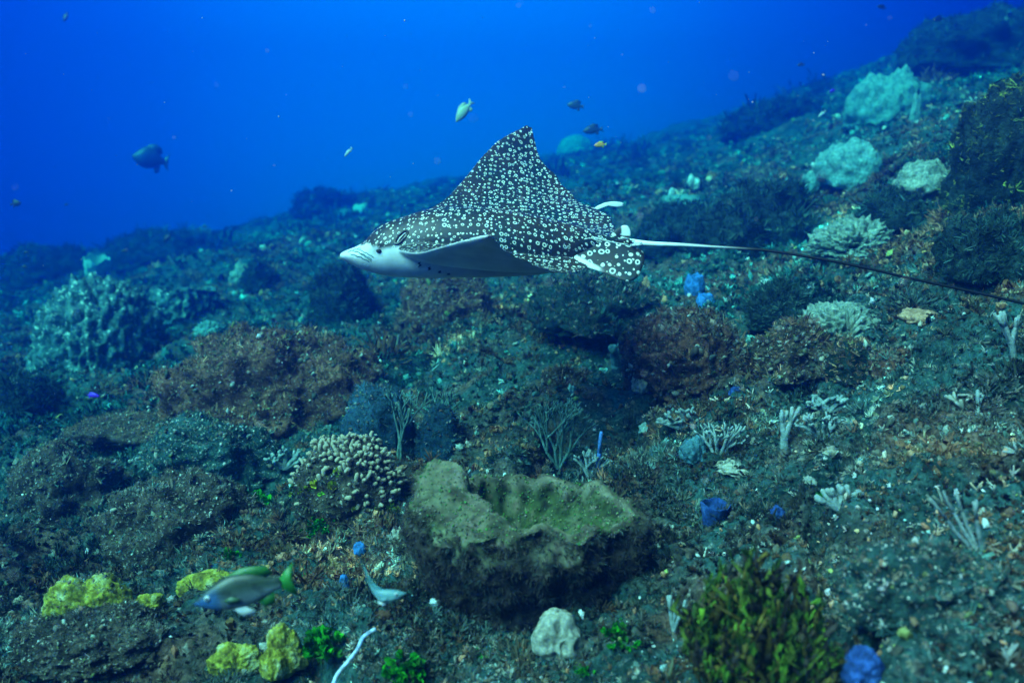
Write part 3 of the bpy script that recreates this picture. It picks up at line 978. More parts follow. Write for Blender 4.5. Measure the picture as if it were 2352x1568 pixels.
def tpl_bush(seed, n=130):
    """soft round shrub of fine blades"""
    r = np.random.default_rng(seed); Vs, Ts = [], []
    k = 0
    while k < n:
        d = r.normal(size=3); d /= np.linalg.norm(d)
        if d[2] < -.1: continue
        rad = .55 + .35 * float(perlin(d[None] * 2.2 + seed)[0]) + r.uniform(-.12, .12)
        o = d * rad * r.uniform(.35, 1.0) * np.array([1, 1, .8])
        dd = d + r.normal(size=3) * .45 + np.array([0, 0, .25]); dd /= np.linalg.norm(dd)
        s = np.cross(dd, r.normal(size=3)); s /= np.linalg.norm(s); L = r.uniform(.14, .34); w = r.uniform(.025, .06)
        Vs.append(np.array([o - s * w * .5, o + s * w * .5, o + dd * L + s * w * .4, o + dd * L - s * w * .4])); Ts.append(np.array([(0, 1, 2), (0, 2, 3)]) + 4 * k); k += 1
    return np.vstack(Vs), np.vstack(Ts)


BUSHES = [tpl_bush(k, 150) for k in range(7)]
PAL_TURF = np.array([(.085, .072, .052), (.13, .095, .068), (.040, .088, .082), (.16, .13, .10), (.030, .070, .066), (.16, .125, .095), (.035, .045, .04), (.09, .16, .145)])
PAL_BITS = np.array([(.26, .24, .20), (.16, .095, .065), (.22, .12, .08), (.11, .10, .08), (.34, .33, .29), (.07, .06, .05), (.17, .15, .11), (.24, .20, .155),
                     (.06, .075, .065), (.15, .17, .06), (.09, .07, .055), (.13, .12, .10), (.05, .05, .045), (.19, .18, .16), (.40, .40, .37), (.12, .08, .06), (.20, .14, .11), (.08, .09, .075), (.15, .13, .115)])


def pick_pal(pal, n, rng, jit=.25):
    c = pal[rng.integers(0, len(pal), n)]
    return np.clip(c * (1 + rng.uniform(-jit, jit, (n, 1))) * (1 + rng.uniform(-.08, .08, (n, 3))), 0, 1)


MAT_TURF = attr_mat('turf_algae', rough=.95, vary=.45, scale=8)
MAT_BITS = attr_mat('coral_bits', rough=.85, vary=.45, scale=60)


def tint_field(P, d, rng, c):
    """teal algae and rusty crust grow in separate patches; nearer the diver the bed is greyer"""
    t = perlin(P[:, :2] * .85 + 77) + .6 * perlin(P[:, :2] * 2.6 + 7) + .5 * perlin(P[:, :2] * 9 + 3) + rng.normal(size=len(P)) * .22
    w = sstep(.02, .34, t)[:, None]
    grey = (.90 * sstep(4.6, 2.2, d))[:, None]  # less red farther off: the water's filtering put into the pigment
    teal = np.array([.28, 1.02, 1.02]) * (1 - grey) + np.array([.98, .93, .87]) * grey
    rust = np.array([1.75, .98, .62])
    lum = c.mean(1, keepdims=True)
    c = lum * .45 + c * .55
    spread = np.exp(.9 * perlin(P[:, :2] * 3.1 + 131))[:, None]
    return np.clip(c * (teal * (1 - w) + rust * w) * spread * (1 + .30 * sstep(3.2, 6.0, d))[:, None], 0, .8)  # beyond the foreground the pigment is brightened to paint the water's glow


def ground_points(n, rng, dmin, dmax, umax=.78):
    """points on the bed, evenly dense as seen from about the diver's place"""
    d = np.exp(rng.uniform(math.log(dmin), math.log(dmax), n))
    u = rng.uniform(-umax, umax, n)
    x, y = u * d, d
    e = .02
    z = terrain_h(x, y)
    nx = -(terrain_h(x + e, y, False) - terrain_h(x - e, y, False)) / (2 * e); ny = -(terrain_h(x, y + e, False) - terrain_h(x, y - e, False)) / (2 * e)
    N = np.stack([nx, ny, np.ones(n)], -1)
    return c2w(np.stack([x, y, z], -1)), c2w(N), d, x, y


def build_ground_cover():
    rng = np.random.default_rng(3)
    xy = lambda x, y: np.stack([x, y], -1)
    # turf in patches
    P, N, d, x, y = ground_points(225000, rng, 1.1, 24)
    patch = perlin(xy(x, y) * 1.1 + 40) + .5 * perlin(xy(x, y) * 3.7 + 11)
    keep = patch > rng.uniform(-.75, .30, len(d))
    P, N, d, patch = P[keep], N[keep], d[keep], patch[keep]
    tone = perlin(P[:, :2] * .9 + 77) + .5 * perlin(P[:, :2] * 2.7 + 7); lite = perlin(P[:, :2] * 1.9 + 177)
    c = pick_pal(PAL_TURF, len(P), rng, .4)
    c = tint_field(P, d, rng, c) * np.exp(1.2 * lite + 1.3 * perlin(P[:, :2] * 5.5 + 31) + .35 * rng.normal(size=len(P)) - .05)[:, None]
    s = rng.lognormal(0, .35, len(P)) * (.009 + .0034 * d) * (1 + .5 * np.clip(patch, 0, 1))
    strew('turf_algae', TUFTS + [(v * .7, t) for v, t in LEAFY] + [(v * .7, t) for v, t in TWIGS[:3]], P, N * .6 + np.array([0, 0, .4]) + rng.normal(size=P.shape) * .45, s, c, 'fuzzy brown and olive turf algae carpeting the reef slope', .95, .3, rng)
    # soft shrubs of algae
    P, N, d, x, y = ground_points(15000, rng, 1.2, 24)
    m = perlin(xy(x, y) * .9 + 510) + .5 * perlin(xy(x, y) * 3 + 71) > rng.uniform(-.35, .75, len(d))
    P, N, d = P[m], N[m], d[m]
    pal = np.array([(.03, .07, .066), (.05, .045, .035), (.09, .065, .048), (.02, .045, .045), (.06, .10, .09), (.13, .095, .075), (.04, .05, .025), (.08, .12, .11)])
    s = rng.lognormal(0, .5, len(P)) * (.018 + .0095 * d)
    strew('algae_shrubs', BUSHES, P - N * s[:, None] * .15, N * .5 + np.array([0, 0, .6]) + rng.normal(size=P.shape) * .2, s, tint_field(P, d, rng, pick_pal(pal, len(P), rng, .4)), 'soft dark tufts of shrubby algae dotted over the slope', .95, .4, rng)
    # rubble and crust pieces
    P, N, d, x, y = ground_points(15000, rng, 1.1, 14)
    m = perlin(xy(x, y) * 1.6 + 90) + .6 * perlin(xy(x, y) * 4.6 + 9) > rng.uniform(-.55, .55, len(d))
    P, N, d = P[m], N[m], d[m]
    s = np.minimum(rng.lognormal(0, .5, len(P)), 2.2) * (.0032 + .0017 * d)
    strew('rubble', CHUNK2, P - N * s[:, None] * .25, N + rng.normal(size=P.shape) * .6, s, tint_field(P, d, rng, pick_pal(PAL_BITS, len(P), rng, .4)), 'mixed coral rubble and crust bits strewn over the slope', .9, .55, rng)
    # pale branching scraps
    P, N, d, x, y = ground_points(24000, rng, 1.1, 12)
    m = (perlin(xy(x, y) * 1.3 + 150) + .6 * perlin(xy(x, y) * 5 + 15) + .75 * np.clip(x / d, -.4, .8)) > rng.uniform(-.1, .9, len(d))
    P, N, d = P[m], N[m], d[m]
    pal = np.array([(.36, .37, .35), (.30, .31, .29), (.22, .23, .21), (.26, .19, .15), (.52, .53, .51), (.16, .19, .17), (.20, .14, .10)])
    strew('coral_scraps', TWIGS, P, N * .6 + rng.normal(size=P.shape) * .7, rng.lognormal(0, .4, len(P)) * (.008 + .0030 * d), tint_field(P, d, rng, pick_pal(pal, len(P), rng, .4)) * .5 + .5 * pick_pal(pal, len(P), rng, .4), 'pale branching coral scraps scattered over the slope', .85, .3, rng)
    # bright flecks: broken shell, calcified algae, coral tips
    P, N, d, x, y = ground_points(36000, rng, 1.1, 16)
    m = (perlin(xy(x, y) * 1.2 + 350) + .7 * perlin(xy(x, y) * 4.5 + 45) + .30 * np.clip(x / d, -.5, .8)) > rng.uniform(-.1, .95, len(d))
    P, N, d = P[m], N[m], d[m]
    pal = np.array([(.55, .58, .56), (.42, .46, .44), (.65, .67, .65), (.36, .30, .25), (.30, .44, .44), (.50, .27, .16), (.46, .22, .12), (.30, .34, .10)])
    s = np.minimum(rng.lognormal(0, .5, len(P)), 2.5) * (.0022 + .0011 * d)
    strew('shell_flecks', TWIGS + CHUNK2[:5] + [(v * .9, t) for v, t in LEAFY[:3]], P + N * s[:, None] * .6, N + rng.normal(size=P.shape) * .7, s, pick_pal(pal, len(P), rng, .3), 'bright specks of shell and calcified algae over the slope', .8, .2, rng)
    # leafy algae
    P, N, d, x, y = ground_points(15000, rng, 1.1, 14)
    m = perlin(xy(x, y) * 1.7 + 210) + .5 * perlin(xy(x, y) * 5 + 25) > rng.uniform(-.4, .7, len(d))
    P, N, d = P[m], N[m], d[m]
    pal = np.array([(.14, .10, .07), (.09, .11, .07), (.22, .14, .10), (.06, .06, .05), (.14, .16, .08), (.26, .20, .15), (.10, .13, .12), (.20, .19, .16)])
    strew('leafy_algae', LEAFY, P, N + rng.normal(size=P.shape) * .4, rng.lognormal(0, .4, len(P)) * (.008 + .0038 * d), tint_field(P, d, rng, pick_pal(pal, len(P), rng, .35)), 'small leafy brown algae between the corals', .9, .3, rng)


# ------------------------------------------------------------------ generators for reef things
M_ = {}


def reef_materials():
    g = organic
    M_['rust_rock'] = g('rust_rock', [(.28, (.022, .013, .010)), (.45, (.11, .048, .030)), (.58, (.24, .10, .060)), (.74, (.36, .18, .11))], 9, fine=60, fleck=(.38, .30, .22), fleck_scale=70, fleck_amt=.06, bump=.9, bump_scale=40, bump_dist=.02)
    M_['brown_rock'] = g('brown_rock', [(.28, (.014, .013, .010)), (.48, (.060, .045, .033)), (.62, (.12, .085, .060)), (.76, (.20, .17, .12))], 8, fine=55, fleck=(.40, .36, .30), fleck_scale=80, fleck_amt=.05, bump=.9, bump_scale=40, bump_dist=.02)
    M_['dark_rock'] = g('dark_rock', [(.28, (.004, .010, .010)), (.50, (.014, .032, .030)), (.66, (.026, .054, .048)), (.80, (.07, .11, .09))], 6, fine=50, bump=.9, bump_scale=30, bump_dist=.03)
    M_['teal_rock'] = g('teal_rock', [(.28, (.006, .016, .017)), (.48, (.022, .060, .058)), (.64, (.06, .12, .11)), (.78, (.22, .26, .23))], 8, fine=60, fleck=(.5, .5, .46), fleck_scale=75, fleck_amt=.06, bump=.9, bump_scale=40, bump_dist=.02)
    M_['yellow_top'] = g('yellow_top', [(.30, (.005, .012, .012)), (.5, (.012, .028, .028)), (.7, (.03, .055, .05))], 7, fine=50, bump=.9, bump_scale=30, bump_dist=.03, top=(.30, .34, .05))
    M_['pale_coral'] = g('pale_coral', [(.25, (.03, .09, .09)), (.42, (.10, .25, .25)), (.65, (.22, .42, .41))], 14, fine=50, bump=.8, bump_scale=60, bump_dist=.015)
    M_['cream_coral'] = g('cream_coral', [(.25, (.04, .07, .06)), (.45, (.20, .27, .23)), (.65, (.42, .47, .39))], 14, fine=60, bump=1.0, bump_scale=45, bump_dist=.02)
    M_['white_sponge'] = g('white_sponge', [(.3, (.30, .36, .35)), (.6, (.62, .68, .66))], 14, fine=60, bump=.5, bump_scale=50)
    M_['yellow_coral'] = g('yellow_coral', [(.28, (.05, .04, .018)), (.40, (.19, .16, .02)), (.50, (.37, .33, .035)), (.60, (.46, .44, .20)), (.72, (.42, .40, .33))], 18, fine=55, bump=.8, bump_scale=60, bump_dist=.012)
    M_['blue_sponge'] = g('blue_sponge', [(.3, (.008, .025, .085)), (.5, (.020, .065, .25)), (.7, (.06, .15, .42))], 20, fine=50, bump=.4, bump_scale=60)
    M_['pale_blue_sponge'] = g('pale_blue_sponge', [(.3, (.015, .10, .30)), (.6, (.05, .22, .58))], 10, fine=50, bump=.4, bump_scale=60)
    M_['dark_blue_sponge'] = g('dark_blue_sponge', [(.3, (.010, .034, .056)), (.6, (.024, .072, .110))], 9, fine=50, bump=.7, bump_scale=50, bump_dist=.02)
    M_['teal_sponge'] = g('teal_sponge', [(.3, (.03, .09, .12)), (.6, (.09, .22, .27))], 10, fine=60, bump=.8, bump_scale=50)
    M_['cream_sponge'] = g('cream_sponge', [(.3, (.24, .23, .19)), (.6, (.40, .37, .30))], 9, fine=70, bump=.35, bump_scale=70)
    M_['pink_coral'] = g('pink_coral', [(.3, (.36, .26, .18)), (.6, (.58, .45, .33))], 20, fine=90, bump=.4, bump_scale=90, attr=True)
    M_['orange_crust'] = g('orange_crust', [(.3, (.34, .16, .09)), (.6, (.52, .28, .18))], 15, fine=60, bump=.6)
    M_['barrel_pale'] = g('barrel_pale', [(.28, (.018, .05, .05)), (.48, (.06, .15, .15)), (.66, (.15, .28, .27)), (.76, (.30, .32, .26))], 9, fine=26, bump=1.0, bump_scale=22, bump_dist=.03, fleck=(.50, .60, .54), fleck_scale=26, fleck_amt=.08)
    M_['barrel_brown'] = g('barrel_brown', [(.28, (.012, .009, .008)), (.50, (.050, .035, .030)), (.72, (.10, .072, .060))], 10, fine=60, bump=1.0, bump_scale=45, bump_dist=.02)
    M_['green_algae'] = g('green_algae', [(.3, (.010, .11, .008)), (.6, (.04, .30, .02))], 20, fine=60, bump=.3)
    M_['white_branch'] = g('white_branch', [(.3, (.14, .20, .20)), (.6, (.34, .39, .38))], 22, fine=90, bump=.4, mott=(.55, 1.3))
    M_['dark_branch'] = g('dark_branch', [(.3, (.05, .11, .10)), (.6, (.14, .24, .21))], 30, fine=90, bump=.4)
    M_['green_branch'] = g('green_branch', [(.3, (.05, .07, .012)), (.5, (.14, .17, .02)), (.7, (.30, .34, .05))], 14, fine=70, bump=.6, attr=True)
    M_['blue_rod'] = g('blue_rod', [(.3, (.05, .16, .50)), (.6, (.12, .28, .72))], 20, fine=60, bump=.3)
    M_['lilac_rod'] = g('lilac_rod', [(.3, (.30, .40, .62)), (.6, (.52, .58, .74))], 20, fine=60, bump=.3)


def base_at(px, py, wpx, back=.35):
    g = on_ground(px, py)
    w = wpx * g[1] / F
    x, y = g[0] * (1 + back * w / g[1]), g[1] + back * w
    z = float(terrain_h(np.array([x]), np.array([y]), False)[0])
    return np.array([x, y, z]), g[1]


def lump(name, label, cat, px, py, wpx, hpx, mat, seed=1, lobes=0, amp=.30, freq=1.6, fine=.10, ffreq=6.0, level=5, deep=1.0, flat=0.0, ridge=0.0, rfreq=9.0,
         fuzz=0, fuzz_s=.035, fuzz_c=None, group=None, bits=0, lean=0.0, cleft=False, overhang=0.0):
    rng = np.random.default_rng(seed)
    g, d = base_at(px, py, wpx)
    W, Hh = wpx * g[1] / F, hpx * g[1] / F * 1.02
    D, T = ico(level)
    r = np.ones(len(D))
    if lobes:
        cen = rng.normal(size=(lobes, 3)); cen[:, 2] = np.abs(cen[:, 2]) * .6 + .1; cen /= np.linalg.norm(cen, axis=1)[:, None]
        dots = (D @ cen.T).max(1)
        r = .70 + .42 * sstep(.55, .98, dots)
    r = r * (1 + amp * fbm(D * freq + seed * 7.7, 3) + fine * fbm(D * ffreq + seed * 3.1, 3))
    if ridge:
        r = r * (1 + ridge * (1 - 2 * np.abs(perlin(D * np.array([1, 1, .45]) * rfreq + seed))))
    V = D * r[:, None]
    if flat:
        top = V[:, 2] > (1 - flat)
        V[top, 2] = (1 - flat) + (V[top, 2] - (1 - flat)) * .3
    if cleft:
        V[:, 2] -= .75 * np.exp(-((V[:, 0] - .02) / .09) ** 2) * sstep(.1, .6, V[:, 2]) * sstep(.4, -.4, V[:, 1])
        V[:, 1] += .6 * np.exp(-((V[:, 0] - .02) / .08) ** 2) * sstep(.3, -.5, V[:, 1])
    if overhang:
        k = 1 - overhang * sstep(.35, -.1, V[:, 2]); V[:, 0] *= k; V[:, 1] *= k
    V[:, 2] = np.where(V[:, 2] < 0, V[:, 2] * .45, V[:, 2])
    V[:, 0] += lean * V[:, 2]
    sink = .22 if cat in ('reef mound', 'boulder', 'rock outcrop') else .02
    V = V * np.array([W / 2, W / 2 * deep, Hh]) * (1.15 if sink > .1 else 1.0)
    ow = c2w(g) + np.array([0, 0, -sink * Hh])
    o = add(name, mk_mesh(name, V, T), M_[mat], None, ow)
    tag(o, label, cat, group)
    if fuzz:
        P, N = surf_sample(V, T, int(fuzz * 2.2), rng, .45)
        P, N = P[P[:, 2] > -.02], N[P[:, 2] > -.02]
        c = pick_pal(fuzz_c if fuzz_c is not None else PAL_TURF, len(P), rng)
        scatter('turf', TUFTS_F, P, N + np.array([0, 0, .3]) + rng.normal(size=P.shape) * .5, fuzz_s * .34 * rng.lognormal(0, .4, len(P)), c * np.exp(.7 * perlin(P * (1.6 / max(W, .05)) * 2 + seed) + .3 * rng.normal(size=len(P)))[:, None] * 1.5, MAT_TURF, o, rng=rng)
    if bits:
        P, N = surf_sample(V, T, bits, rng, .35)
        P, N = P[P[:, 2] > -.02], N[P[:, 2] > -.02]
        scatter('crust', CHUNK1, P, N, rng.lognormal(0, .4, len(P)) * fuzz_s * .17, pick_pal(PAL_BITS, len(P), rng), MAT_BITS, o, rng=rng)
    return o


def barrel(name, label, cat, px, py, wpx, hpx, mat, seed=1, flare=.9, base=.55, ridges=16, ridge=.07, rough=.05, rim=.10, depth=.5, tilt=(0, 0), nt_=120, rows=34,
           rim_wave=.06, rimmat=None, group=None, bulge=.25, fuzz=0):
    rng = np.random.default_rng(seed)
    g, d = base_at(px, py, wpx, .3)
    R, Hh = wpx * g[1] / F / 2, hpx * g[1] / F
    th = np.arange(nt_) * 2 * math.pi / nt_
    prof = []                                                      # (radius, height, wall weight)
    for s in np.linspace(0, 1, rows):
        rr = base + (flare - base) * s + bulge * math.sin(math.pi * s) * .5
        prof.append((rr, s, 1.0))
    er = prof[-1][0]
    for a in np.linspace(0, math.pi, 7)[1:]:
        prof.append((er - rim * (1 - math.cos(a)) / 2 * 1.0, 1 + rim * .5 * math.sin(a), .4))
    ir = prof[-1][0]
    for s in np.linspace(0, 1, 14)[1:]:
        prof.append((ir * (1 - .45 * s) if s < 1 else .0, 1 - depth * math.sin(s * math.pi / 2), .5))
    pr = np.array(prof)
    Rr = pr[:, 0][:, None] * np.ones(nt_)[None]; Z = pr[:, 1][:, None] * np.ones(nt_)[None]
    q = np.stack([np.broadcast_to(np.cos(th) * 2.0, Rr.shape), np.broadcast_to(np.sin(th) * 2.0, Rr.shape), Z * 1.2], -1)
    ph = ridges * th[None] + 3.6 * fbm(q * 1.3 + seed, 3) + 4.5 * Z
    Rr = Rr * (1 + pr[:, 2][:, None] * (ridge * (1 - 2 * np.abs(np.sin(ph / 2))) + rough * fbm(q * 3.0 + seed * 5, 3) + .10 * perlin(q * .6 + seed * 9)))
    Z = Z + rim_wave * perlin(np.stack([np.cos(th) * 1.3, np.sin(th) * 1.3, th * 0 + seed], -1))[None] * Z * 2 + .03 * perlin(q * 4 + 3) * (Z > .8)
    V = np.stack([Rr * np.cos(th)[None] * R, Rr * np.sin(th)[None] * R, Z * Hh - .08 * Hh], -1)
    n = len(pr); idx = np.arange(n * nt_).reshape(n, nt_)
    Q = np.stack([idx[:-1], np.roll(idx, -1, 1)[:-1], np.roll(idx, -1, 1)[1:], idx[1:]], -1).reshape(-1, 4)
    o = add(name, mk_mesh(name, V.reshape(-1, 3), Q), M_[mat], None, c2w(g))
    o.rotation_euler = (math.radians(tilt[0]), math.radians(tilt[1]), 0)
    tag(o, label, cat, group)
    if fuzz:
        T = np.vstack([Q[:, :3], Q[:, [0, 2, 3]]])
        T = T[: ]
        P, N = surf_sample(V.reshape(-1, 3), T, fuzz, rng, 0)
        scatter('turf', HAIRS, P, N, .05 * R * rng.uniform(.5, 1.3, len(P)), pick_pal(PAL_TURF, len(P), rng), MAT_TURF, o, rng=rng)
    return o


def branches(name, label, cat, px, py, hpx, mat, seed=1, spread=.5, r0=.010, levels=4, fan=.25, fork=2, lenf=.78, curve=.12, sides=5, group=None, stems=1, lean=(0, 0), wide=1.0, back=0.0):
    rng = np.random.default_rng(seed)
    g = on_ground(px, py)
    Hh = hpx * g[1] / F
    parts = []

    def grow(p, dirn, L, r, lev):
        d1 = dirn + rng.normal(size=3) * curve * np.array([1, fan, 1])
        d1[2] = d1[2] + .12
        d1 /= np.linalg.norm(d1)
        m = p + dirn * L * .5; e = m + d1 * L * .5
        parts.append(tube(np.array([p - dirn * r * .6, m, e]), [r, r * .92, r * .8], sides, cap=lev <= 1))
        if lev <= 1: return
        for k in range(fork if rng.random() > .2 else fork + 1):
            a = rng.uniform(-1, 1) * spread + (k - (fork - 1) / 2) * spread * 1.1
            nd_ = d1 + np.array([a, rng.normal() * fan * spread, 0])
            nd_ /= np.linalg.norm(nd_)
            grow(e, nd_, L * lenf * rng.uniform(.8, 1.15), r * .78, lev - 1)
    tot = sum(lenf**k for k in range(levels))
    for s in range(stems):
        a = (s - (stems - 1) / 2) * spread * wide + lean[0]
        d0 = np.array([a, rng.normal() * .15 + lean[1], 1.0]); d0 /= np.linalg.norm(d0)
        grow(np.array([a * .06 * Hh, 0, -.03 * Hh]), d0, Hh / tot * 1.15, r0 * g[1] / 2.5, levels)
    V, T = join(parts)
    o = add(name, mk_mesh(name, V, T), M_[mat], None, c2w(g))
    tag(o, label, cat, group)
    return o


def clump(name, label, cat, px, py, wpx, mat_col, seed=1, n=26, group=None, lift=.0):
    """ball of small rounded leaves"""
    rng = np.random.default_rng(seed)
    g = on_ground(px, py); s = wpx * g[1] / F
    P = rng.normal(size=(n, 3)) * np.array([.26, .26, .14]) * s; P[:, 2] = np.abs(P[:, 2])
    c = pick_pal(np.array(mat_col), n, rng, .3)
    ow = c2w(g)
    o = scatter(name, LEAFY, P, P + np.array([0, -.02, .05]) * 1.0, s * .30 * rng.uniform(.6, 1.2, n), c, MAT_TURF, None, rng=rng)
    o.location = Vector(ow.tolist())
    del o['kind']
    tag(o, label, cat, group)
    return o
# ------------------------------------------------------------------ the large sponge in front
def build_main_sponge():
    rng = np.random.default_rng(5)
    d = 2.22
    cx, cy = 1205, 1172
    C = np.array([(cx - 1176) / F * d, d, (784 - cy) / F * d])           # rim centre
    Cw = c2w(C)
    gz = c2w(np.array([C[0], d, float(terrain_h(np.array([C[0]]), np.array([d]), False)[0])]))[2]
    Hh = Cw[2] - gz
    n = 168
    th = np.arange(n) * 2 * math.pi / n
    dg = np.degrees(th)

    def bumpf(c, w, p=2):
        x = (dg - c + 180) % 360 - 180
        return np.exp(-np.abs(x / w) ** p)
    Rx, Ry = .296, .168
    left = bumpf(165, 34); fl = bumpf(222, 38); front = bumpf(290, 40); back = bumpf(80, 60); right = bumpf(0, 30)
    ring = np.stack([np.cos(th), np.sin(th), np.zeros(n)], -1)
    wob = 1 + .05 * perlin(ring * 1.7 + 4) + .025 * perlin(ring * 5 + 9)
    rimz = .088 * left + .006 * fl - .004 * front + .006 * back - .012 * right + .012 * perlin(ring * 3 + 2)
    inner = .90 - .48 * fl - .30 * left - .05 * front
    rows = []                                                             # each: radius factor, z, zone (0 wall, 1 rim, 2 cup)
    NW = 30
    for s in np.linspace(0, 1, NW):
        rf = (.57 + .46 * math.sin(math.pi * (.02 + .58 * s))) * wob
        z = (-Hh - .05) * (1 - s) + rimz * s
        rows.append((rf, z, 0.0))
    er = rows[-1][0]
    for a in np.linspace(0, 1, 13)[1:]:
        rf = er * (1 - (1 - inner) * a)
        z = rimz + .020 * np.sin(math.pi * min(a * 1.05, 1)) ** .8 * (1 + .6 * left) + .050 * fl * a ** .8 - .03 * fl * (a > .95)
        rows.append((rf, z, 1.0))
    ir = rows[-1][0]
    for s in np.linspace(0, 1, 22)[1:]:
        rf = ir * (1 - s ** 1.6)
        z = rimz * (1 - s) - .105 * math.sin(s ** .75 * math.pi / 2)
        rows.append((rf, z, 2.0))
    R = np.array([r[0] for r in rows]); Z = np.array([np.broadcast_to(r[1], (n,)) for r in rows]); zone = np.array([r[2] for r in rows])[:, None] * np.ones((1, n))
    X = R * np.cos(th) * Rx; Y = R * np.sin(th) * Ry
    V = np.stack([X, Y, Z], -1)
    # relief: pits below the rim inside, knobs on the broad lip, shaggy wall
    q = V.copy()
    flut = np.sin(th * 26 + 2.2 * perlin(ring * 2.2 + 7))[None]
    amt = np.where(zone == 2, .007 * sstep(-.13, -.02, Z), np.where(zone == 0, .004, .0025))
    rad = np.stack([np.cos(th), np.sin(th) * 1.2, th * 0], -1)[None]
    V = V + rad * (flut * amt + np.where(zone == 0, .030, .008) * fbm(q * 11 + 3, 4) + np.where(zone == 0, .010, .003) * fbm(q * 45 + 8, 3))[..., None]
    V[..., 2] += np.where(zone > 0, .018 * fbm(q * 13 + 5, 4) + .006 * perlin(q * 80), 0)
    # fold standing up in the cup
    V[..., 2] += .035 * np.exp(-(((X - .035) / .02) ** 2)) * (zone == 2) * sstep(.02, -.08, Y)
    V[..., 2] += .022 * np.exp(-(((X - .115) / .022) ** 2 + ((Y + .05) / .03) ** 2)) * (zone == 2)
    nr = len(rows); idx = np.arange(nr * n).reshape(nr, n)
    Q = np.stack([idx[:-1], np.roll(idx, -1, 1)[:-1], np.roll(idx, -1, 1)[1:], idx[1:]], -1).reshape(-1, 4)
    Vf = V.reshape(-1, 3); zf = zone.ravel()
    # pigment
    nz = fbm(Vf * 22 + 1, 4); nz2 = fbm(Vf * 9 + 4, 3); nz3 = perlin(Vf * 60 + 2)
    brown = np.array([.040, .029, .025]) * (1 + .8 * np.clip(nz, -.8, 1))[:, None]
    pink = np.array([.21, .155, .115]); green = np.array([.060, .085, .030]); palegreen = np.array([.165, .17, .095])
    mixg = sstep(-.25, .35, nz2 + .4 * nz)[:, None]
    cup = (green * (1 - mixg) + palegreen * mixg) * (1 + .35 * nz3)[:, None]
    cup = np.where((nz3 + nz > .55)[:, None], pink, cup)
    cup = np.where((nz < -.42)[:, None], np.array([.025, .026, .016]), cup)
    rimc = (pink * (1 - mixg * .75) + palegreen * mixg * .75) * (1 + .45 * np.clip(nz, -1, 1))[:, None]
    rimc = np.where((nz2 < -.28)[:, None], np.array([.075, .062, .045]), rimc)
    col = np.where((zf == 0)[:, None], brown, np.where((zf == 1)[:, None], rimc * .55 + cup * .45, cup))
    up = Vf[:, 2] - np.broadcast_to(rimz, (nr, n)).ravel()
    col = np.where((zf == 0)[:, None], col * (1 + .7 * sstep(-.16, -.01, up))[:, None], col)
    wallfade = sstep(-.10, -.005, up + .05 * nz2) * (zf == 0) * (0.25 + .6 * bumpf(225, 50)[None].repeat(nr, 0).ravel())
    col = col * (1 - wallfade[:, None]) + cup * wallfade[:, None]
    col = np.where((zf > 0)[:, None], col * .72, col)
    outer_lip = ((zf == 1) & (R.ravel() > .93 * np.broadcast_to(er, (nr, n)).ravel()))
    col = np.where(outer_lip[:, None], col * .5 + brown * .5, col)
    rowi = np.repeat(np.arange(nr), n)
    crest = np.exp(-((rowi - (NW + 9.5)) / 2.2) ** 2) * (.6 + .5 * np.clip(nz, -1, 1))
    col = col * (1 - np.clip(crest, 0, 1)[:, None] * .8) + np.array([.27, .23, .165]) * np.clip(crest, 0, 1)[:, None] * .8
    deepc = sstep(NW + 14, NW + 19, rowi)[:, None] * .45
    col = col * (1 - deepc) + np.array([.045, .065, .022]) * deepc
    root = empty('vase_sponge', (Cw[0], Cw[1], gz))
    tag(root, 'broad brown vase sponge with a green-lined cup and thick wavy rim', 'sponge')
    mat = attr_mat('vase_sponge_skin', rough=.9, vary=.35, scale=70)
    off = Cw - np.array([Cw[0], Cw[1], gz])
    k0 = NW * n
    wallQ = Q[Q.max(1) < k0]; cupQ = Q[Q.max(1) >= k0]
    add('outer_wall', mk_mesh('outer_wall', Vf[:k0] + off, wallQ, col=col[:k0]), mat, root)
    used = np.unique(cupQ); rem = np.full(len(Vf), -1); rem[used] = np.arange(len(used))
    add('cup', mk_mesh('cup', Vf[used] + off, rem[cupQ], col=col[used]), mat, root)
    # shaggy growth on the wall
    T = np.vstack([wallQ[:, :3], wallQ[:, [0, 2, 3]]])
    P, N = surf_sample(Vf, T, 8500, rng)
    N = N * np.sign((N * P * np.array([1, 1, 0])).sum(1))[:, None]
    pal = np.array([(.050, .037, .031), (.030, .022, .019), (.075, .060, .050), (.020, .017, .016), (.035, .042, .038)])
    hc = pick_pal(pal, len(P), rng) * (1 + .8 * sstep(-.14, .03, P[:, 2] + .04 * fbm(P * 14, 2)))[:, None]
    scatter('shaggy_growth', HAIRS, P + off, N + np.array([0, 0, -.25]) + rng.normal(size=P.shape) * .35, rng.uniform(.008, .022, len(P)), hc, MAT_TURF, root, rng=rng)
    lipQ = cupQ[(zf[cupQ].max(1) == 1)]
    Tl = np.vstack([lipQ[:, :3], lipQ[:, [0, 2, 3]]])
    P, N = surf_sample(Vf, Tl, 1300, rng)
    out = np.hypot(P[:, 0] / Rx, P[:, 1] / Ry) + .14 * fbm(P * 20 + 3, 2) > .93
    P, N = P[out], N[out]
    pal = np.array([(.085, .066, .052), (.05, .04, .032), (.12, .12, .075), (.08, .11, .045), (.16, .14, .11)])
    scatter('rim_growth', HAIRS, P + off, N + rng.normal(size=P.shape) * .5, rng.uniform(.005, .013, len(P)), pick_pal(pal, len(P), rng), MAT_TURF, root, rng=rng)
    T2 = np.vstack([cupQ[:, :3], cupQ[:, [0, 2, 3]]])
    P, N = surf_sample(Vf, T2, 2600, rng)
    pal = np.array([(.08, .15, .045), (.14, .18, .09), (.22, .19, .15), (.04, .055, .025), (.05, .18, .03)])
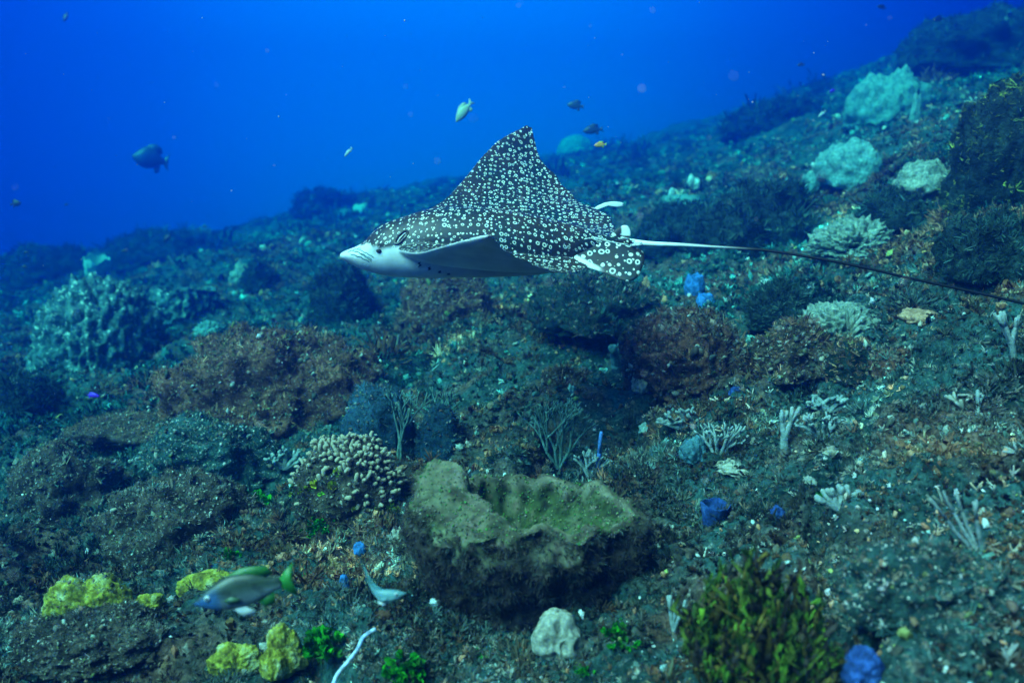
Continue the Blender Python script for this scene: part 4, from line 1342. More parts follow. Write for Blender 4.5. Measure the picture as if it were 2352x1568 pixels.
    scatter('cup_growth', CHUNK1, P + off - N * .001, N + rng.normal(size=P.shape) * .3, rng.uniform(.0018, .0045, len(P)), pick_pal(pal, len(P), rng), MAT_BITS, root, rng=rng)


# ------------------------------------------------------------------ finger coral head
def build_finger_coral():
    rng = np.random.default_rng(9)
    g, d = base_at(800, 1190, 260, .3)
    W = 250 * g[1] / F; Hh = 165 * g[1] / F
    D, T = ico(5)
    r = 1 + .16 * fbm(D * 2 + 3, 3) + .06 * fbm(D * 7, 3)
    V = D * r[:, None]; V[:, 2] = np.where(V[:, 2] < 0, V[:, 2] * .5, V[:, 2])
    V = V * np.array([W * .47, W * .36, Hh * .88])
    root = empty('finger_coral', c2w(g))
    tag(root, 'dome of stubby beige coral fingers left of the vase sponge', 'coral')
    add('base', mk_mesh('base', V, T), M_['brown_rock'], root)
    tp = []
    for k in range(4):
        rr = np.random.default_rng(k)
        p = np.array([[0, 0, -.25], [.03, 0, .2], [rr.normal() * .08, rr.normal() * .08, .62], [rr.normal() * .16, rr.normal() * .16, 1.0]])
        Vt, Ft = tube(p, [.24, .26, .29, .24], 7)
        Vt = Vt * (1 + .10 * perlin(Vt * 4 + k))[:, None]
        tint = np.clip(.62 + .45 * Vt[:, 2], .3, 1.15)[:, None] * np.array([[1, 1, 1.0]])
        tp.append(mk_mesh('finger', Vt, Ft, col=np.full((len(Vt), 3), 1.0)))
        tp[-1].materials.append(M_['pink_coral'])
    P, N = surf_sample(V, T, 4200, rng)
    ok = (N[:, 2] > -.05) & (P[:, 2] > Hh * .10) & ~((N[:, 0] < -.15) & (N[:, 1] < -.1) & (P[:, 2] < Hh * .62)) & ~((P[:, 0] < .02) & (N[:, 1] < -.25) & (P[:, 2] < Hh * .55))
    P, N = P[ok], N[ok]
    keep = []
    for i in range(len(P)):
        if all(np.sum((P[i] - P[j]) ** 2) > (.0122) ** 2 for j in keep):
            keep.append(i)
        if len(keep) >= 295: break
    for i in keep:
        o = bpy.data.objects.new('finger', tp[int(rng.integers(0, 4))])
        COL.objects.link(o); o.parent = root
        dirn = Vector((N[i] * .75 + np.array([0, 0, .45]) + rng.normal(size=3) * .16).tolist()).normalized()
        s = rng.uniform(.023, .031)
        o.location = Vector(P[i].tolist()); o.rotation_euler = dirn.to_track_quat('Z', 'Y').to_euler()
        o.scale = (s * rng.uniform(.8, 1.1), s * rng.uniform(.8, 1.1), s * rng.uniform(.6, 1.0))
    print('fingers', len(keep))
    # brown crust between
    P, N = surf_sample(V, T, 900, rng)
    scatter('crust', CHUNK1, P, N, rng.uniform(.003, .008, len(P)), pick_pal(PAL_BITS * .6, len(P), rng), MAT_BITS, root, rng=rng)
    P, N = surf_sample(V, T, 700, rng)
    ok = (N[:, 1] < 0)
    scatter('turf', TUFTS_F, P[ok], N[ok], rng.uniform(.012, .022, ok.sum()), pick_pal(PAL_TURF, ok.sum(), rng), MAT_TURF, root, rng=rng)


# ------------------------------------------------------------------ sponge with open pores
def build_pored_sponge():
    g, d = base_at(1278, 1512, 110, .3)
    W = 112 * g[1] / F; Hh = 92 * g[1] / F
    D, T = ico(5)
    cen = np.array([(-.25, -.1, .95), (.35, 0, .85), (.75, -.4, .25), (-.6, -.3, .3)]); cen /= np.linalg.norm(cen, axis=1)[:, None]
    r = .80 + .30 * sstep(.6, 1.0, (D @ cen.T).max(1)) + .07 * fbm(D * 3 + 2, 3)
    holes = np.array([(.05, -.55, .80), (.78, -.60, .22), (.30, -.90, .30), (-.45, -.80, .35), (-.1, -.95, -.05)]); holes /= np.linalg.norm(holes, axis=1)[:, None]
    hd = (D @ holes.T).max(1)
    r = r - .16 * sstep(.975, .995, hd) + .03 * sstep(.94, .97, hd) * sstep(.985, .97, hd)
    V = D * r[:, None]; V[:, 2] = np.where(V[:, 2] < 0, V[:, 2] * .6, V[:, 2])
    V = V * np.array([W / 2, W / 2, Hh * .9])
    o = add('pored_sponge', mk_mesh('pored_sponge', V, T), M_['cream_sponge'], None, c2w(g))
    tag(o, 'smooth cream lumpy sponge with dark pores, below the vase sponge', 'sponge')


# ------------------------------------------------------------------ fish
def fish(label, px, py, d, Lpx, ang=0.0, face='left', yaw=0.0, deep=.38, back=(.03, .035, .03), belly=(.10, .11, .10), fincol=None, tailcol=None, headcol=None, detail=1, seed=1,
         bend=0.0, width=.14, fork=.5, name='fish', group=None, scales=False, tail_h=.30, cat='fish'):
    """local frame: nose at -x, tail at +x, up +z; then turned in the picture plane"""
    L = Lpx * d / F
    back, belly = np.array(back), np.array(belly)
    fincol = np.array(fincol if fincol is not None else back); tailcol = np.array(tailcol if tailcol is not None else fincol)
    s = np.linspace(0, 1, 26 if detail > 1 else 15)
    topf = np.interp(s, [0, .04, .12, .25, .40, .60, .78, .84], [.02, .16, .42, .78, .96, .80, .30, .24])
    botf = np.interp(s, [0, .04, .12, .25, .42, .60, .78, .84], [-.04, -.18, -.42, -.66, -.74, -.62, -.26, -.22])
    if len(s) > 16:
        for _ in range(2):
            topf[1:-1] = (topf[:-2] + 2 * topf[1:-1] + topf[2:]) / 4; botf[1:-1] = (botf[:-2] + 2 * botf[1:-1] + botf[2:]) / 4
    cut = s <= .86; s = s[cut]; topf = topf[cut]; botf = botf[cut]
    K = 20 if detail > 1 else 10
    a = np.arange(K) * 2 * math.pi / K
    mid = (topf + botf) / 2 * deep / 2; hz = (topf - botf) / 2 * deep / 2
    wy = width / 2 * np.interp(s, [0, .1, .3, .6, .86], [.15, .6, 1, .7, .16])
    X = (s[:, None] - .5) * np.ones((1, K)); Yv = wy[:, None] * np.cos(a)[None]; Zv = mid[:, None] + hz[:, None] * np.sin(a)[None]
    V = np.stack([X, Yv, Zv], -1).reshape(-1, 3)
    n = len(s); ii = np.arange(n * K).reshape(n, K)
    Q = np.stack([ii[:-1], np.roll(ii, -1, 1)[:-1], np.roll(ii, -1, 1)[1:], ii[1:]], -1).reshape(-1, 4)
    T = np.vstack([Q[:, :3], Q[:, [0, 2, 3]]])
    V = np.vstack([V, [[-.502, 0, mid[0]]], [[.365, 0, mid[-1]]]])
    T = np.vstack([T, [(n * K, ii[0][(j + 1) % K], ii[0][j]) for j in range(K)], [(n * K + 1, ii[-1][j], ii[-1][(j + 1) % K]) for j in range(K)]])
    rel = np.concatenate([np.sin(np.broadcast_to(a[None], (n, K))).ravel(), [0, 0]])
    f = sstep(-.55, .25, rel)[:, None]
    C = belly * (1 - f) + back * f
    if headcol is not None:
        hm = sstep(.30, .22, V[:, 0] + .5)[:, None] * sstep(.9, .2, rel)[:, None]
        C = C * (1 - hm) + np.array(headcol) * hm
    C = C * (1 + .25 * perlin(V * 14 + seed))[:, None]

    mirror = -1.0 if face == 'right' else 1.0
    ca, sa = math.cos(math.radians(ang)), math.sin(math.radians(ang))
    cy_, sy_ = math.cos(math.radians(yaw)), math.sin(math.radians(yaw))

    def place(P):
        P = np.array(P, float).copy()
        if bend:
            t = np.clip(P[:, 0] + .15, 0, None)
            P[:, 2] += bend * t ** 2.2 * 2.2; P[:, 0] -= abs(bend) * .55 * t ** 2
        P = P * L
        P[:, 0] *= mirror
        P = np.stack([P[:, 0] * cy_ - P[:, 1] * sy_, P[:, 0] * sy_ + P[:, 1] * cy_, P[:, 2]], -1)
        P = np.stack([P[:, 0] * ca - P[:, 2] * sa, P[:, 1], P[:, 0] * sa + P[:, 2] * ca], -1)
        return c2w(P)

    def flip(F_):
        return F_[:, ::-1] if mirror < 0 else F_
    root = empty(name, pix(px, py, d))
    tag(root, label, cat, group)
    mat = bpy.data.materials.get('fish_skin') or attr_mat('fish_skin', rough=.45, vary=.15, scale=60, spec=.4)
    if scales:
        mat = attr_mat('fish_scaled_skin', rough=.4, vary=.12, scale=60, spec=.5)
        nt = mat.node_tree; b = [x for x in nt.nodes if x.type == 'BSDF_PRINCIPLED'][0]
        tc = nd(nt, 'ShaderNodeTexCoord')
        mp = nd(nt, 'ShaderNodeMapping'); mp.inputs['Scale'].default_value = (1, .4, 1); nt.links.new(tc.outputs['Object'], mp.inputs[0])
        vo = nd(nt, 'ShaderNodeTexVoronoi', feature='DISTANCE_TO_EDGE', inp={'Scale': 190.0, 'Randomness': .35}); nt.links.new(mp.outputs[0], vo.inputs['Vector'])
        rr = ramp(nt, [(.02, (.45, .45, .45)), (.12, (1.15, 1.15, 1.15))]); nt.links.new(vo.outputs['Distance'], rr.inputs[0])
        old = b.inputs['Base Color'].links[0].from_socket
        nt.links.new(mixc(nt, 1.0, old, rr.outputs[0], 'MULTIPLY'), b.inputs['Base Color'])
    add('body', mk_mesh('body', place(V), flip(T), col=C), mat, root)

    def fin(nm, outline, col, thick=.006, rip=0.0, side=0.0, colfade=None):
        O = np.array(outline, float); m = len(O); c = O.mean(0)
        ring2 = np.stack([O[:, 0], np.full(m, side), O[:, 1]], -1); cc = np.array([c[0], side, c[1]])
        A = np.vstack([ring2 + [0, -thick * .25, 0], [cc + [0, -thick, 0]]]); B = np.vstack([ring2 + [0, thick * .25, 0], [cc + [0, thick, 0]]])
        FV = np.vstack([A, B]); k = m + 1
        Tt = [(m, j, (j + 1) % m) for j in range(m)] + [(m + k, (j + 1) % m + k, j + k) for j in range(m)]
        for j in range(m):
            Tt += [(j, j + k, (j + 1) % m + k), (j, (j + 1) % m + k, (j + 1) % m)]
        add(nm, mk_mesh(nm, place(FV), flip(np.array(Tt)), col=np.broadcast_to(col, (len(FV), 3)) * (1 + .15 * perlin(FV * 20))[:, None]), bpy.data.materials.get('fish_skin') or mat, root)
    th_ = tail_h / 2
    zt = mid[-1]
    fin('tail_fin', [(.33, zt + .035), (.40, zt + th_ * .6), (.50, zt + th_), (.47, zt + th_ * .45), (.50 - .12 * fork, zt), (.47, zt - th_ * .45), (.50, zt - th_), (.40, zt - th_ * .6), (.33, zt - .035)], tailcol)
    if detail >= 1:
        hd_ = deep / 2
        fin('dorsal_fin', [(-.20, hd_ * .72), (-.12, hd_ * .98), (.0, hd_ * 1.16), (.12, hd_ * 1.12), (.24, hd_ * .98), (.30, hd_ * .55), (.22, hd_ * .45), (.05, hd_ * .70), (-.08, hd_ * .80)], fincol)
        fin('anal_fin', [(.10, -hd_ * .55), (.16, -hd_ * .98), (.26, -hd_ * .85), (.27, -hd_ * .35), (.18, -hd_ * .38)], fincol)
    if detail > 1:
        hd_ = deep / 2
        fin('pelvic_fin', [(-.14, -hd_ * .64), (-.06, -hd_ * 1.12), (.04, -hd_ * 1.18), (.06, -hd_ * .98), (-.02, -hd_ * .68)], (.55, .56, .55), side=-.02)
        fin('pectoral_fin', [(-.20, -hd_ * .10), (-.12, -hd_ * .02), (-.03, -hd_ * .20), (-.06, -hd_ * .36), (-.16, -hd_ * .28)], fincol * .6 + .05, side=-width * .52)
        for sd in (-1, 1):
            Vv, Tv = ico(2)
            e = place(Vv * .029 * np.array([1, .5, 1]) + np.array([-.345, sd * width * .40, .030]))
            eo = add('eye', mk_mesh('eye', e, flip(Tv), col=np.broadcast_to((.55, .62, .62), (len(e), 3))), mat if not scales else (bpy.data.materials.get('fish_skin') or mat), root)
            e2 = place(Vv * .0160 * np.array([1, .6, 1]) + np.array([-.348, sd * width * .455, .030]))
            add('pupil', mk_mesh('pupil', e2, flip(Tv), col=np.broadcast_to((.004, .004, .005), (len(e2), 3))), bpy.data.materials.get('fish_skin') or mat, eo)
    return root
# ------------------------------------------------------------------ what stands on the slope
def swell(px, py, wpx, hpx, k=.5):
    """a low swell of the bed under a mound, so that it grows out of the slope"""
    u = (px - 1176) / F
    g = on_ground(px, py)
    w = wpx * g[1] / F
    MOUNDS.append((g[0], g[1] + w * .35, w * .55, hpx * g[1] / F * k))


SWELLS = [(640, 960, 430, 160, .55), (270, 1050, 240, 90, .4), (430, 1250, 330, 140, .4), (200, 1560, 300, 80, .3), (1570, 900, 260, 110, .5), (1830, 890, 200, 80, .4), (1380, 790, 240, 80, .4),
          (1740, 560, 260, 100, .3), (2300, 470, 260, 200, .4), (60, 940, 200, 100, .4), (620, 1620, 320, 120, .3), (1740, 1600, 330, 100, .3), (900, 800, 400, 60, .4), (400, 640, 250, 60, .5), (150, 620, 260, 60, .5)]


def build_mounds():
    L = lump
    rustpal = np.array([(.20, .095, .058), (.13, .066, .042), (.040, .055, .048), (.26, .135, .080), (.07, .05, .036), (.16, .08, .05), (.12, .10, .04)])
    darkpal = np.array([(.012, .035, .033), (.022, .050, .044), (.008, .022, .022), (.035, .060, .048)])
    L('reef_mound', 'broad rust brown reef mound with fuzzy crown left of centre, behind the beige finger coral', 'reef mound', 640, 985, 440, 175, 'rust_rock', 11, amp=.22, freq=1.8, fine=.12, level=6, deep=.7, fuzz=3800, fuzz_s=.055, fuzz_c=rustpal, bits=900)
    L('reef_ledge', 'brown rock ledge with a dark hollow beneath, left of the rust mound', 'rock ledge', 290, 1040, 260, 62, 'brown_rock', 12, amp=.25, flat=.4, level=5, deep=.7, overhang=.45, fuzz=700, fuzz_s=.030, fuzz_c=rustpal, bits=350)
    L('boulder', 'round dark boulder furred with algae below the ray\'s head', 'boulder', 785, 740, 130, 125, 'dark_rock', 13, amp=.14, freq=1.3, level=5, fuzz=1100, fuzz_s=.09, fuzz_c=darkpal)
    L('boulder', 'flat-topped rusty boulder just under the ray\'s belly', 'boulder', 1030, 740, 195, 115, 'rust_rock', 14, amp=.18, flat=.15, level=5, fuzz=1300, fuzz_s=.075, fuzz_c=rustpal, bits=300)
    L('boulder', 'wide dark shrubby boulder above the root of the ray\'s whip tail', 'boulder', 1735, 560, 250, 120, 'dark_rock', 15, amp=.22, level=5, fuzz=1500, fuzz_s=.11, fuzz_c=darkpal)
    L('boulder', 'dark rounded boulder directly behind the ray\'s small dorsal fin', 'boulder', 1555, 575, 165, 92, 'dark_rock', 16, amp=.18, level=5, fuzz=900, fuzz_s=.11, fuzz_c=darkpal)
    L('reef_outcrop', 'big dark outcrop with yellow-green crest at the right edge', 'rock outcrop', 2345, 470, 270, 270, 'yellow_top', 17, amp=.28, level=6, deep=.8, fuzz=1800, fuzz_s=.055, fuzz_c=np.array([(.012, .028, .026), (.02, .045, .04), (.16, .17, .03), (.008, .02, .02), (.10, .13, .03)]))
    L('boulder', 'brown crusted boulder right of centre, between the teal finger sponge and the smaller brown rocks', 'boulder', 1570, 905, 235, 125, 'rust_rock', 18, amp=.24, level=6, fuzz=1700, fuzz_s=.048, fuzz_c=np.array([(.07, .05, .04), (.05, .045, .04), (.10, .07, .05), (.035, .04, .04)]), bits=700)
    L('boulder', 'brown knobbly boulder below the blocky cleft coral', 'boulder', 1830, 890, 150, 88, 'brown_rock', 19, amp=.26, level=5, fuzz=900, fuzz_s=.045, fuzz_c=rustpal, bits=380)
    L('boulder', 'small hollowed dark boulder with brown rim beside the knobbly boulder', 'boulder', 1955, 880, 105, 72, 'dark_rock', 20, amp=.2, level=5, fuzz=400, fuzz_s=.04, fuzz_c=rustpal, bits=120)
    L('boulder', 'small ochre crusted boulder, rightmost of the brown row', 'boulder', 2050, 862, 78, 48, 'rust_rock', 21, amp=.25, level=4, fuzz=250, fuzz_s=.035, bits=150)
    L('reef_mound', 'low dark teal mound below the near pelvic fin of the ray', 'reef mound', 1370, 800, 250, 85, 'dark_rock', 22, amp=.2, level=5, fuzz=1400, fuzz_s=.07, fuzz_c=np.array([(.014, .042, .040), (.025, .055, .050), (.09, .06, .045), (.010, .026, .026)]), bits=250)
    L('reef_mound', 'dark blue-shaded mound at the left edge below the big barrel sponge', 'reef mound', 55, 960, 170, 95, 'dark_rock', 23, amp=.2, level=5, fuzz=1100, fuzz_s=.08, fuzz_c=darkpal)
    L('reef_mound', 'teal-grey mound carrying the lacy blue coral', 'reef mound', 470, 1120, 270, 105, 'teal_rock', 24, amp=.26, level=6, deep=.7, fuzz=1500, fuzz_s=.034, fuzz_c=np.array([(.022, .065, .062), (.05, .11, .10), (.016, .042, .042), (.13, .10, .08)]), bits=700)
    L('reef_mound', 'brown turf mound left of the finger coral, green algae on its crest', 'reef mound', 430, 1265, 320, 135, 'brown_rock', 25, amp=.26, level=6, deep=.7, fuzz=2400, fuzz_s=.030, fuzz_c=np.array([(.11, .085, .07), (.05, .055, .05), (.15, .13, .11), (.025, .045, .043), (.05, .10, .09)]), bits=800)
    L('reef_mound', 'foreground mound under the larger yellow coral crust', 'reef mound', 215, 1590, 300, 60, 'brown_rock', 26, amp=.22, level=6, deep=.7, fuzz=1900, fuzz_s=.024, fuzz_c=np.array([(.07, .06, .045), (.04, .04, .033), (.12, .10, .085), (.05, .06, .06)]), bits=800)
    L('reef_mound', 'dark mound at the far left of the brown ledge', 'reef mound', 140, 1180, 200, 110, 'brown_rock', 27, amp=.28, level=5, fuzz=1200, fuzz_s=.032, bits=450)
    L('reef_mound', 'low mound of grey turf in the right foreground, right of the green bush', 'reef mound', 2120, 1480, 330, 120, 'teal_rock', 28, amp=.28, level=6, deep=.7, fuzz=1500, fuzz_s=.024, fuzz_c=np.array([(.022, .065, .062), (.05, .11, .10), (.016, .042, .042), (.13, .10, .08)]), bits=900)
    L('reef_mound', 'dim shaggy mound on the skyline left of the pale broken barrel', 'reef mound', 110, 650, 210, 70, 'dark_rock', 29, amp=.2, level=5, fuzz=900, fuzz_s=.16, fuzz_c=darkpal)
    L('reef_mound', 'dim shaggy mound on the skyline right of the pale broken barrel', 'reef mound', 370, 610, 260, 70, 'dark_rock', 30, amp=.22, level=5, fuzz=1000, fuzz_s=.18, fuzz_c=darkpal)
    L('reef_mound', 'bluish skyline knoll left of the ray\'s head', 'reef mound', 745, 490, 120, 45, 'dark_rock', 31, amp=.2, level=5, fuzz=700, fuzz_s=.25, fuzz_c=darkpal)
    L('reef_mound', 'shaggy dark knoll crowning the right skyline', 'reef mound', 2250, 165, 300, 95, 'dark_rock', 32, amp=.22, level=5, fuzz=1300, fuzz_s=.14, fuzz_c=darkpal)
    L('reef_mound', 'dim knoll on the skyline left of the large pale coral', 'reef mound', 1790, 285, 230, 60, 'dark_rock', 33, amp=.2, level=5, fuzz=1000, fuzz_s=.22, fuzz_c=darkpal)
    L('boulder', 'dark rock in shade under the pale domed coral', 'boulder', 2060, 545, 150, 70, 'dark_rock', 34, amp=.25, level=5, fuzz=700, fuzz_s=.07, fuzz_c=darkpal)
    L('boulder', 'dark algae boulder between the bumpy cream coral and the right edge', 'boulder', 2260, 640, 180, 110, 'dark_rock', 35, amp=.25, level=5, fuzz=1100, fuzz_s=.06, fuzz_c=darkpal)
    L('boulder', 'dark furry boulder right of the white tube, under the whip tail', 'boulder', 1790, 760, 130, 70, 'dark_rock', 36, amp=.22, level=5, fuzz=700, fuzz_s=.06, fuzz_c=darkpal)
    L('boulder', 'small brown rock above the dark furry gorgonian', 'boulder', 1300, 905, 120, 55, 'brown_rock', 37, amp=.28, level=5, fuzz=500, fuzz_s=.04, fuzz_c=rustpal, bits=200)
    L('boulder', 'dim round boulder left of the dark algae boulder, beside the pale green coral tuft', 'boulder', 600, 670, 80, 58, 'dark_rock', 38, amp=.18, level=5, fuzz=500, fuzz_s=.09, fuzz_c=darkpal)


def build_corals():
    L = lump
    L('coral_colony', 'large pale lumpy coral head high on the right slope', 'coral', 2030, 285, 150, 105, 'pale_coral', 41, lobes=7, amp=.16, fine=.14, level=5, ridge=.05, lean=.1)
    L('coral_colony', 'thin pale coral blade standing right of the large pale coral head', 'coral', 2100, 290, 24, 70, 'pale_coral', 42, amp=.2, level=4, deep=.8)
    L('coral_colony', 'pale coral colony of several rounded lobes, right of the dark shrubby boulder', 'coral', 1950, 440, 165, 82, 'pale_coral', 43, lobes=6, amp=.14, fine=.08, level=5)
    L('coral_colony', 'smaller pale lobe joined to the left of the lobed coral colony', 'coral', 1862, 447, 72, 55, 'pale_coral', 44, lobes=3, amp=.12, fine=.07, level=5)
    L('coral_colony', 'pale domed coral with overhanging cap beyond the bumpy cream coral', 'coral', 2125, 482, 145, 80, 'cream_coral', 45, amp=.14, fine=.10, level=5, overhang=.35)
    L('coral_colony', 'low bumpy cream coral head just above the ray\'s black tail', 'coral', 1955, 600, 170, 62, 'cream_coral', 46, amp=.14, fine=.30, ffreq=7, level=6)
    L('coral_colony', 'blocky pale knobbed coral split by a dark cleft, below the ray\'s tail', 'coral', 1925, 785, 172, 82, 'cream_coral', 47, amp=.10, fine=.26, ffreq=9, level=6, flat=.18, cleft=True)
    L('coral_colony', 'faint round pale coral on the skyline behind the ray\'s raised wing', 'coral', 1322, 352, 86, 42, 'pale_coral', 48, amp=.08, fine=.06, level=5)
    L('coral_colony', 'small white coral knob on the slope above the ray\'s head, right of its pair', 'coral', 832, 490, 36, 28, 'white_sponge', 49, lobes=3, amp=.2, level=4)
    L('coral_colony', 'small white coral knob on the slope above the ray\'s head, left of its pair', 'coral', 790, 498, 30, 20, 'white_sponge', 50, lobes=3, amp=.2, level=4)
    L('coral_colony', 'flat pale coral plate on the skyline near the left knoll', 'coral', 625, 497, 46, 14, 'white_sponge', 51, amp=.15, level=4)
    L('coral_colony', 'pale greenish coral tuft left of the dark algae boulder', 'coral', 555, 668, 46, 36, 'cream_coral', 52, lobes=4, amp=.25, fine=.2, level=5)
    L('coral_colony', 'speckled pale blue coral head behind the black fish', 'coral', 482, 782, 66, 30, 'pale_coral', 53, amp=.12, fine=.34, ffreq=8, level=5)
    L('coral_colony', 'white coral nub with two humps behind the whip tail root', 'coral', 1592, 440, 28, 26, 'white_sponge', 54, lobes=3, amp=.2, level=4)
    L('coral_colony', 'small white coral nub left of the two-humped one', 'coral', 1543, 448, 16, 16, 'white_sponge', 55, amp=.2, level=4)
    L('coral_colony', 'pale plate coral draped over the dark boulder behind the dorsal fin', 'coral', 1565, 492, 95, 20, 'pale_coral', 56, amp=.2, fine=.2, level=5)
    L('coral_colony', 'peach coral knob below the tip of the ray\'s pelvic fin', 'coral', 1480, 690, 34, 38, 'orange_crust', 57, lobes=4, amp=.25, level=5)
    L('coral_colony', 'white oval sponge under the whip tail, right of the blue pair', 'sponge', 1755, 664, 34, 20, 'white_sponge', 58, amp=.1, level=4, lean=.3)
    L('coral_colony', 'orange knobbly crust right of the blocky cleft coral', 'coral', 2110, 745, 90, 22, 'orange_crust', 59, lobes=5, amp=.3, level=4)
    L('coral_colony', 'low pale coral plate between the blue pair and the brown boulder', 'coral', 1245, 706, 55, 14, 'white_sponge', 60, amp=.2, level=4)
    L('coral_crust', 'bright yellow coral crust arching over the left foreground mound', 'coral', 200, 1462, 200, 112, 'yellow_coral', 61, lobes=7, amp=.12, fine=.06, ffreq=7, level=6, deep=.45, overhang=.2, fuzz=260, fuzz_s=.02, bits=120)
    L('coral_crust', 'yellow-white coral crust partly hidden behind the green-backed fish', 'coral', 490, 1385, 165, 62, 'yellow_coral', 62, lobes=4, amp=.10, fine=.05, ffreq=7, level=6, deep=.5)
    L('coral_crust', 'yellow and white knobbed coral at the bottom edge, below the fish', 'coral', 645, 1560, 105, 92, 'yellow_coral', 63, lobes=7, amp=.14, fine=.07, ffreq=7, level=6, deep=.7)
    L('coral_crust', 'small yellow coral crust beside the bottom-edge knobbed coral', 'coral', 545, 1566, 120, 55, 'yellow_coral', 64, lobes=6, amp=.16, fine=.08, ffreq=7, level=6, deep=.6)
    L('coral_crust', 'small pale yellow coral knobs between the two yellow arches', 'coral', 345, 1402, 75, 26, 'yellow_coral', 65, lobes=5, amp=.2, level=5, deep=.6)
    L('coral_colony', 'small cream coral lump left of the vase sponge\'s foot', 'coral', 912, 1252, 32, 34, 'cream_sponge', 66, lobes=5, amp=.25, fine=.15, level=5)
    L('coral_colony', 'bright white coral lump behind the blue vase sponge', 'coral', 1748, 1146, 34, 20, 'white_sponge', 67, lobes=4, amp=.25, level=4)
    L('coral_colony', 'pale lying coral slab behind the blue vase sponge, left of the white lump', 'coral', 1690, 1108, 100, 16, 'cream_sponge', 68, amp=.2, fine=.2, level=4)
    L('coral_colony', 'flat white coral flake behind the vase sponge\'s far rim', 'coral', 1410, 1064, 34, 8, 'white_sponge', 69, amp=.2, level=4)
    L('coral_colony', 'beige lump of coral on the slope left of the brown boulder', 'coral', 1475, 905, 48, 36, 'cream_sponge', 70, lobes=5, amp=.25, level=5)
    L('coral_colony', 'pale coral knob on the teal slope by the purple fish', 'coral', 365, 890, 40, 18, 'white_sponge', 71, lobes=4, amp=.3, level=4)
    L('coral_colony', 'beige coral lump at the left of the turf mound', 'coral', 298, 1252, 42, 50, 'cream_sponge', 72, lobes=4, amp=.2, level=5)
    B = barrel
    L('barrel_sponge', 'huge pale ridged barrel sponge at the left, seen across the slope', 'sponge', 228, 862, 262, 172, 'barrel_pale', 81, amp=.07, freq=1.3, fine=.12, ffreq=7, level=6, ridge=.08, rfreq=9, deep=.9, lean=.10, fuzz=700, fuzz_s=.05, fuzz_c=np.array([(.03, .07, .065), (.05, .10, .09), (.02, .05, .05)]))
    B('barrel_sponge', 'smaller pale barrel sponge behind and right of the huge one', 'sponge', 425, 742, 150, 78, 'barrel_pale', 82, flare=.92, base=.90, bulge=.12, ridges=18, ridge=.06, rough=.18, rim=.06, depth=.6, tilt=(-10, 2), rim_wave=.06)
    B('barrel_sponge', 'pale broken barrel sponge on the left skyline', 'sponge', 222, 640, 58, 46, 'white_sponge', 83, flare=.95, base=.75, bulge=.1, ridges=8, ridge=.04, rim=.07, depth=.7, tilt=(10, 12), rim_wave=.15, nt_=60)
    L('barrel_sponge', 'large dark blue barrel sponge behind the finger coral', 'sponge', 868, 1050, 180, 165, 'dark_blue_sponge', 84, amp=.16, freq=1.4, fine=.06, level=5, flat=.1, fuzz=900, fuzz_s=.03, bits=160, fuzz_c=np.array([(.012, .04, .06), (.02, .06, .08), (.03, .07, .08), (.06, .07, .06)]))
    L('dome_sponge', 'dark blue rounded sponge between the barrel and the gorgonian', 'sponge', 1010, 1055, 110, 100, 'dark_blue_sponge', 85, amp=.14, fine=.05, level=5, fuzz=600, fuzz_s=.03, bits=120, fuzz_c=np.array([(.012, .04, .06), (.02, .06, .08), (.03, .07, .08), (.06, .07, .06)]))
    B('vase_sponge', 'bright blue vase sponge right of the large brown one', 'sponge', 1637, 1226, 66, 68, 'blue_sponge', 86, flare=1.0, base=.55, bulge=.05, ridges=5, ridge=.02, rim=.05, depth=.5, tilt=(0, 4), nt_=72)
    B('tube_sponge', 'rounded blue sponge under the ray\'s pelvic fin, upper of the pair', 'sponge', 1594, 682, 50, 50, 'pale_blue_sponge', 87, flare=.75, base=.72, bulge=.45, ridges=4, ridge=.02, rim=.25, depth=.12, nt_=60)
    B('tube_sponge', 'pale blue sponge below the rounded blue one, lower of the pair', 'sponge', 1620, 706, 46, 28, 'pale_blue_sponge', 88, flare=.75, base=.85, bulge=.35, ridges=4, ridge=.02, rim=.25, depth=.15, nt_=60)
    L('ball_sponge', 'small blue ball sponge just above the whip tail', 'sponge', 1750, 568, 32, 28, 'pale_blue_sponge', 89, amp=.08, level=4)
    L('ball_sponge', 'blue ball sponge at the bottom edge on the right', 'sponge', 1978, 1572, 96, 66, 'blue_sponge', 90, amp=.10, freq=2, level=5)
    L('ball_sponge', 'dull blue lumpy sponge behind the blue vase sponge', 'sponge', 1598, 1078, 70, 46, 'teal_sponge', 91, lobes=5, amp=.2, level=5)
    branches('finger_sponge', 'pale teal forked finger sponge at the edge of the brown boulder', 'sponge', 1416, 838, 50, 'teal_sponge', 92, r0=.016, levels=2, spread=.35, stems=2)
    L('ball_sponge', 'little blue sponge right of the green-backed fish', 'sponge', 790, 1350, 24, 27, 'pale_blue_sponge', 93, amp=.15, level=4)
    L('ball_sponge', 'little blue sponge at the foot of the brown boulder', 'sponge', 1690, 915, 32, 16, 'blue_sponge', 94, amp=.2, level=4)
    L('ball_sponge', 'little blue and white sponge below the finger coral', 'sponge', 826, 1272, 30, 20, 'pale_blue_sponge', 95, amp=.2, level=4)
    L('ball_sponge', 'small blue sponge behind the blue vase sponge\'s right side', 'sponge', 1790, 1192, 36, 24, 'blue_sponge', 96, lobes=3, amp=.2, level=4)
    R = branches
    R('gorgonian', 'dark teal bushy gorgonian behind the vase sponge', 'gorgonian', 1282, 1070, 140, 'dark_branch', 101, spread=.42, r0=.0060, levels=6, fan=.5, lenf=.80, stems=4, wide=.8)
    R('gorgonian', 'thin branching gorgonian in front of the dark blue barrel sponge', 'gorgonian', 918, 1066, 150, 'dark_branch', 102, spread=.36, r0=.0055, levels=5, fan=.4, stems=2, wide=.6)
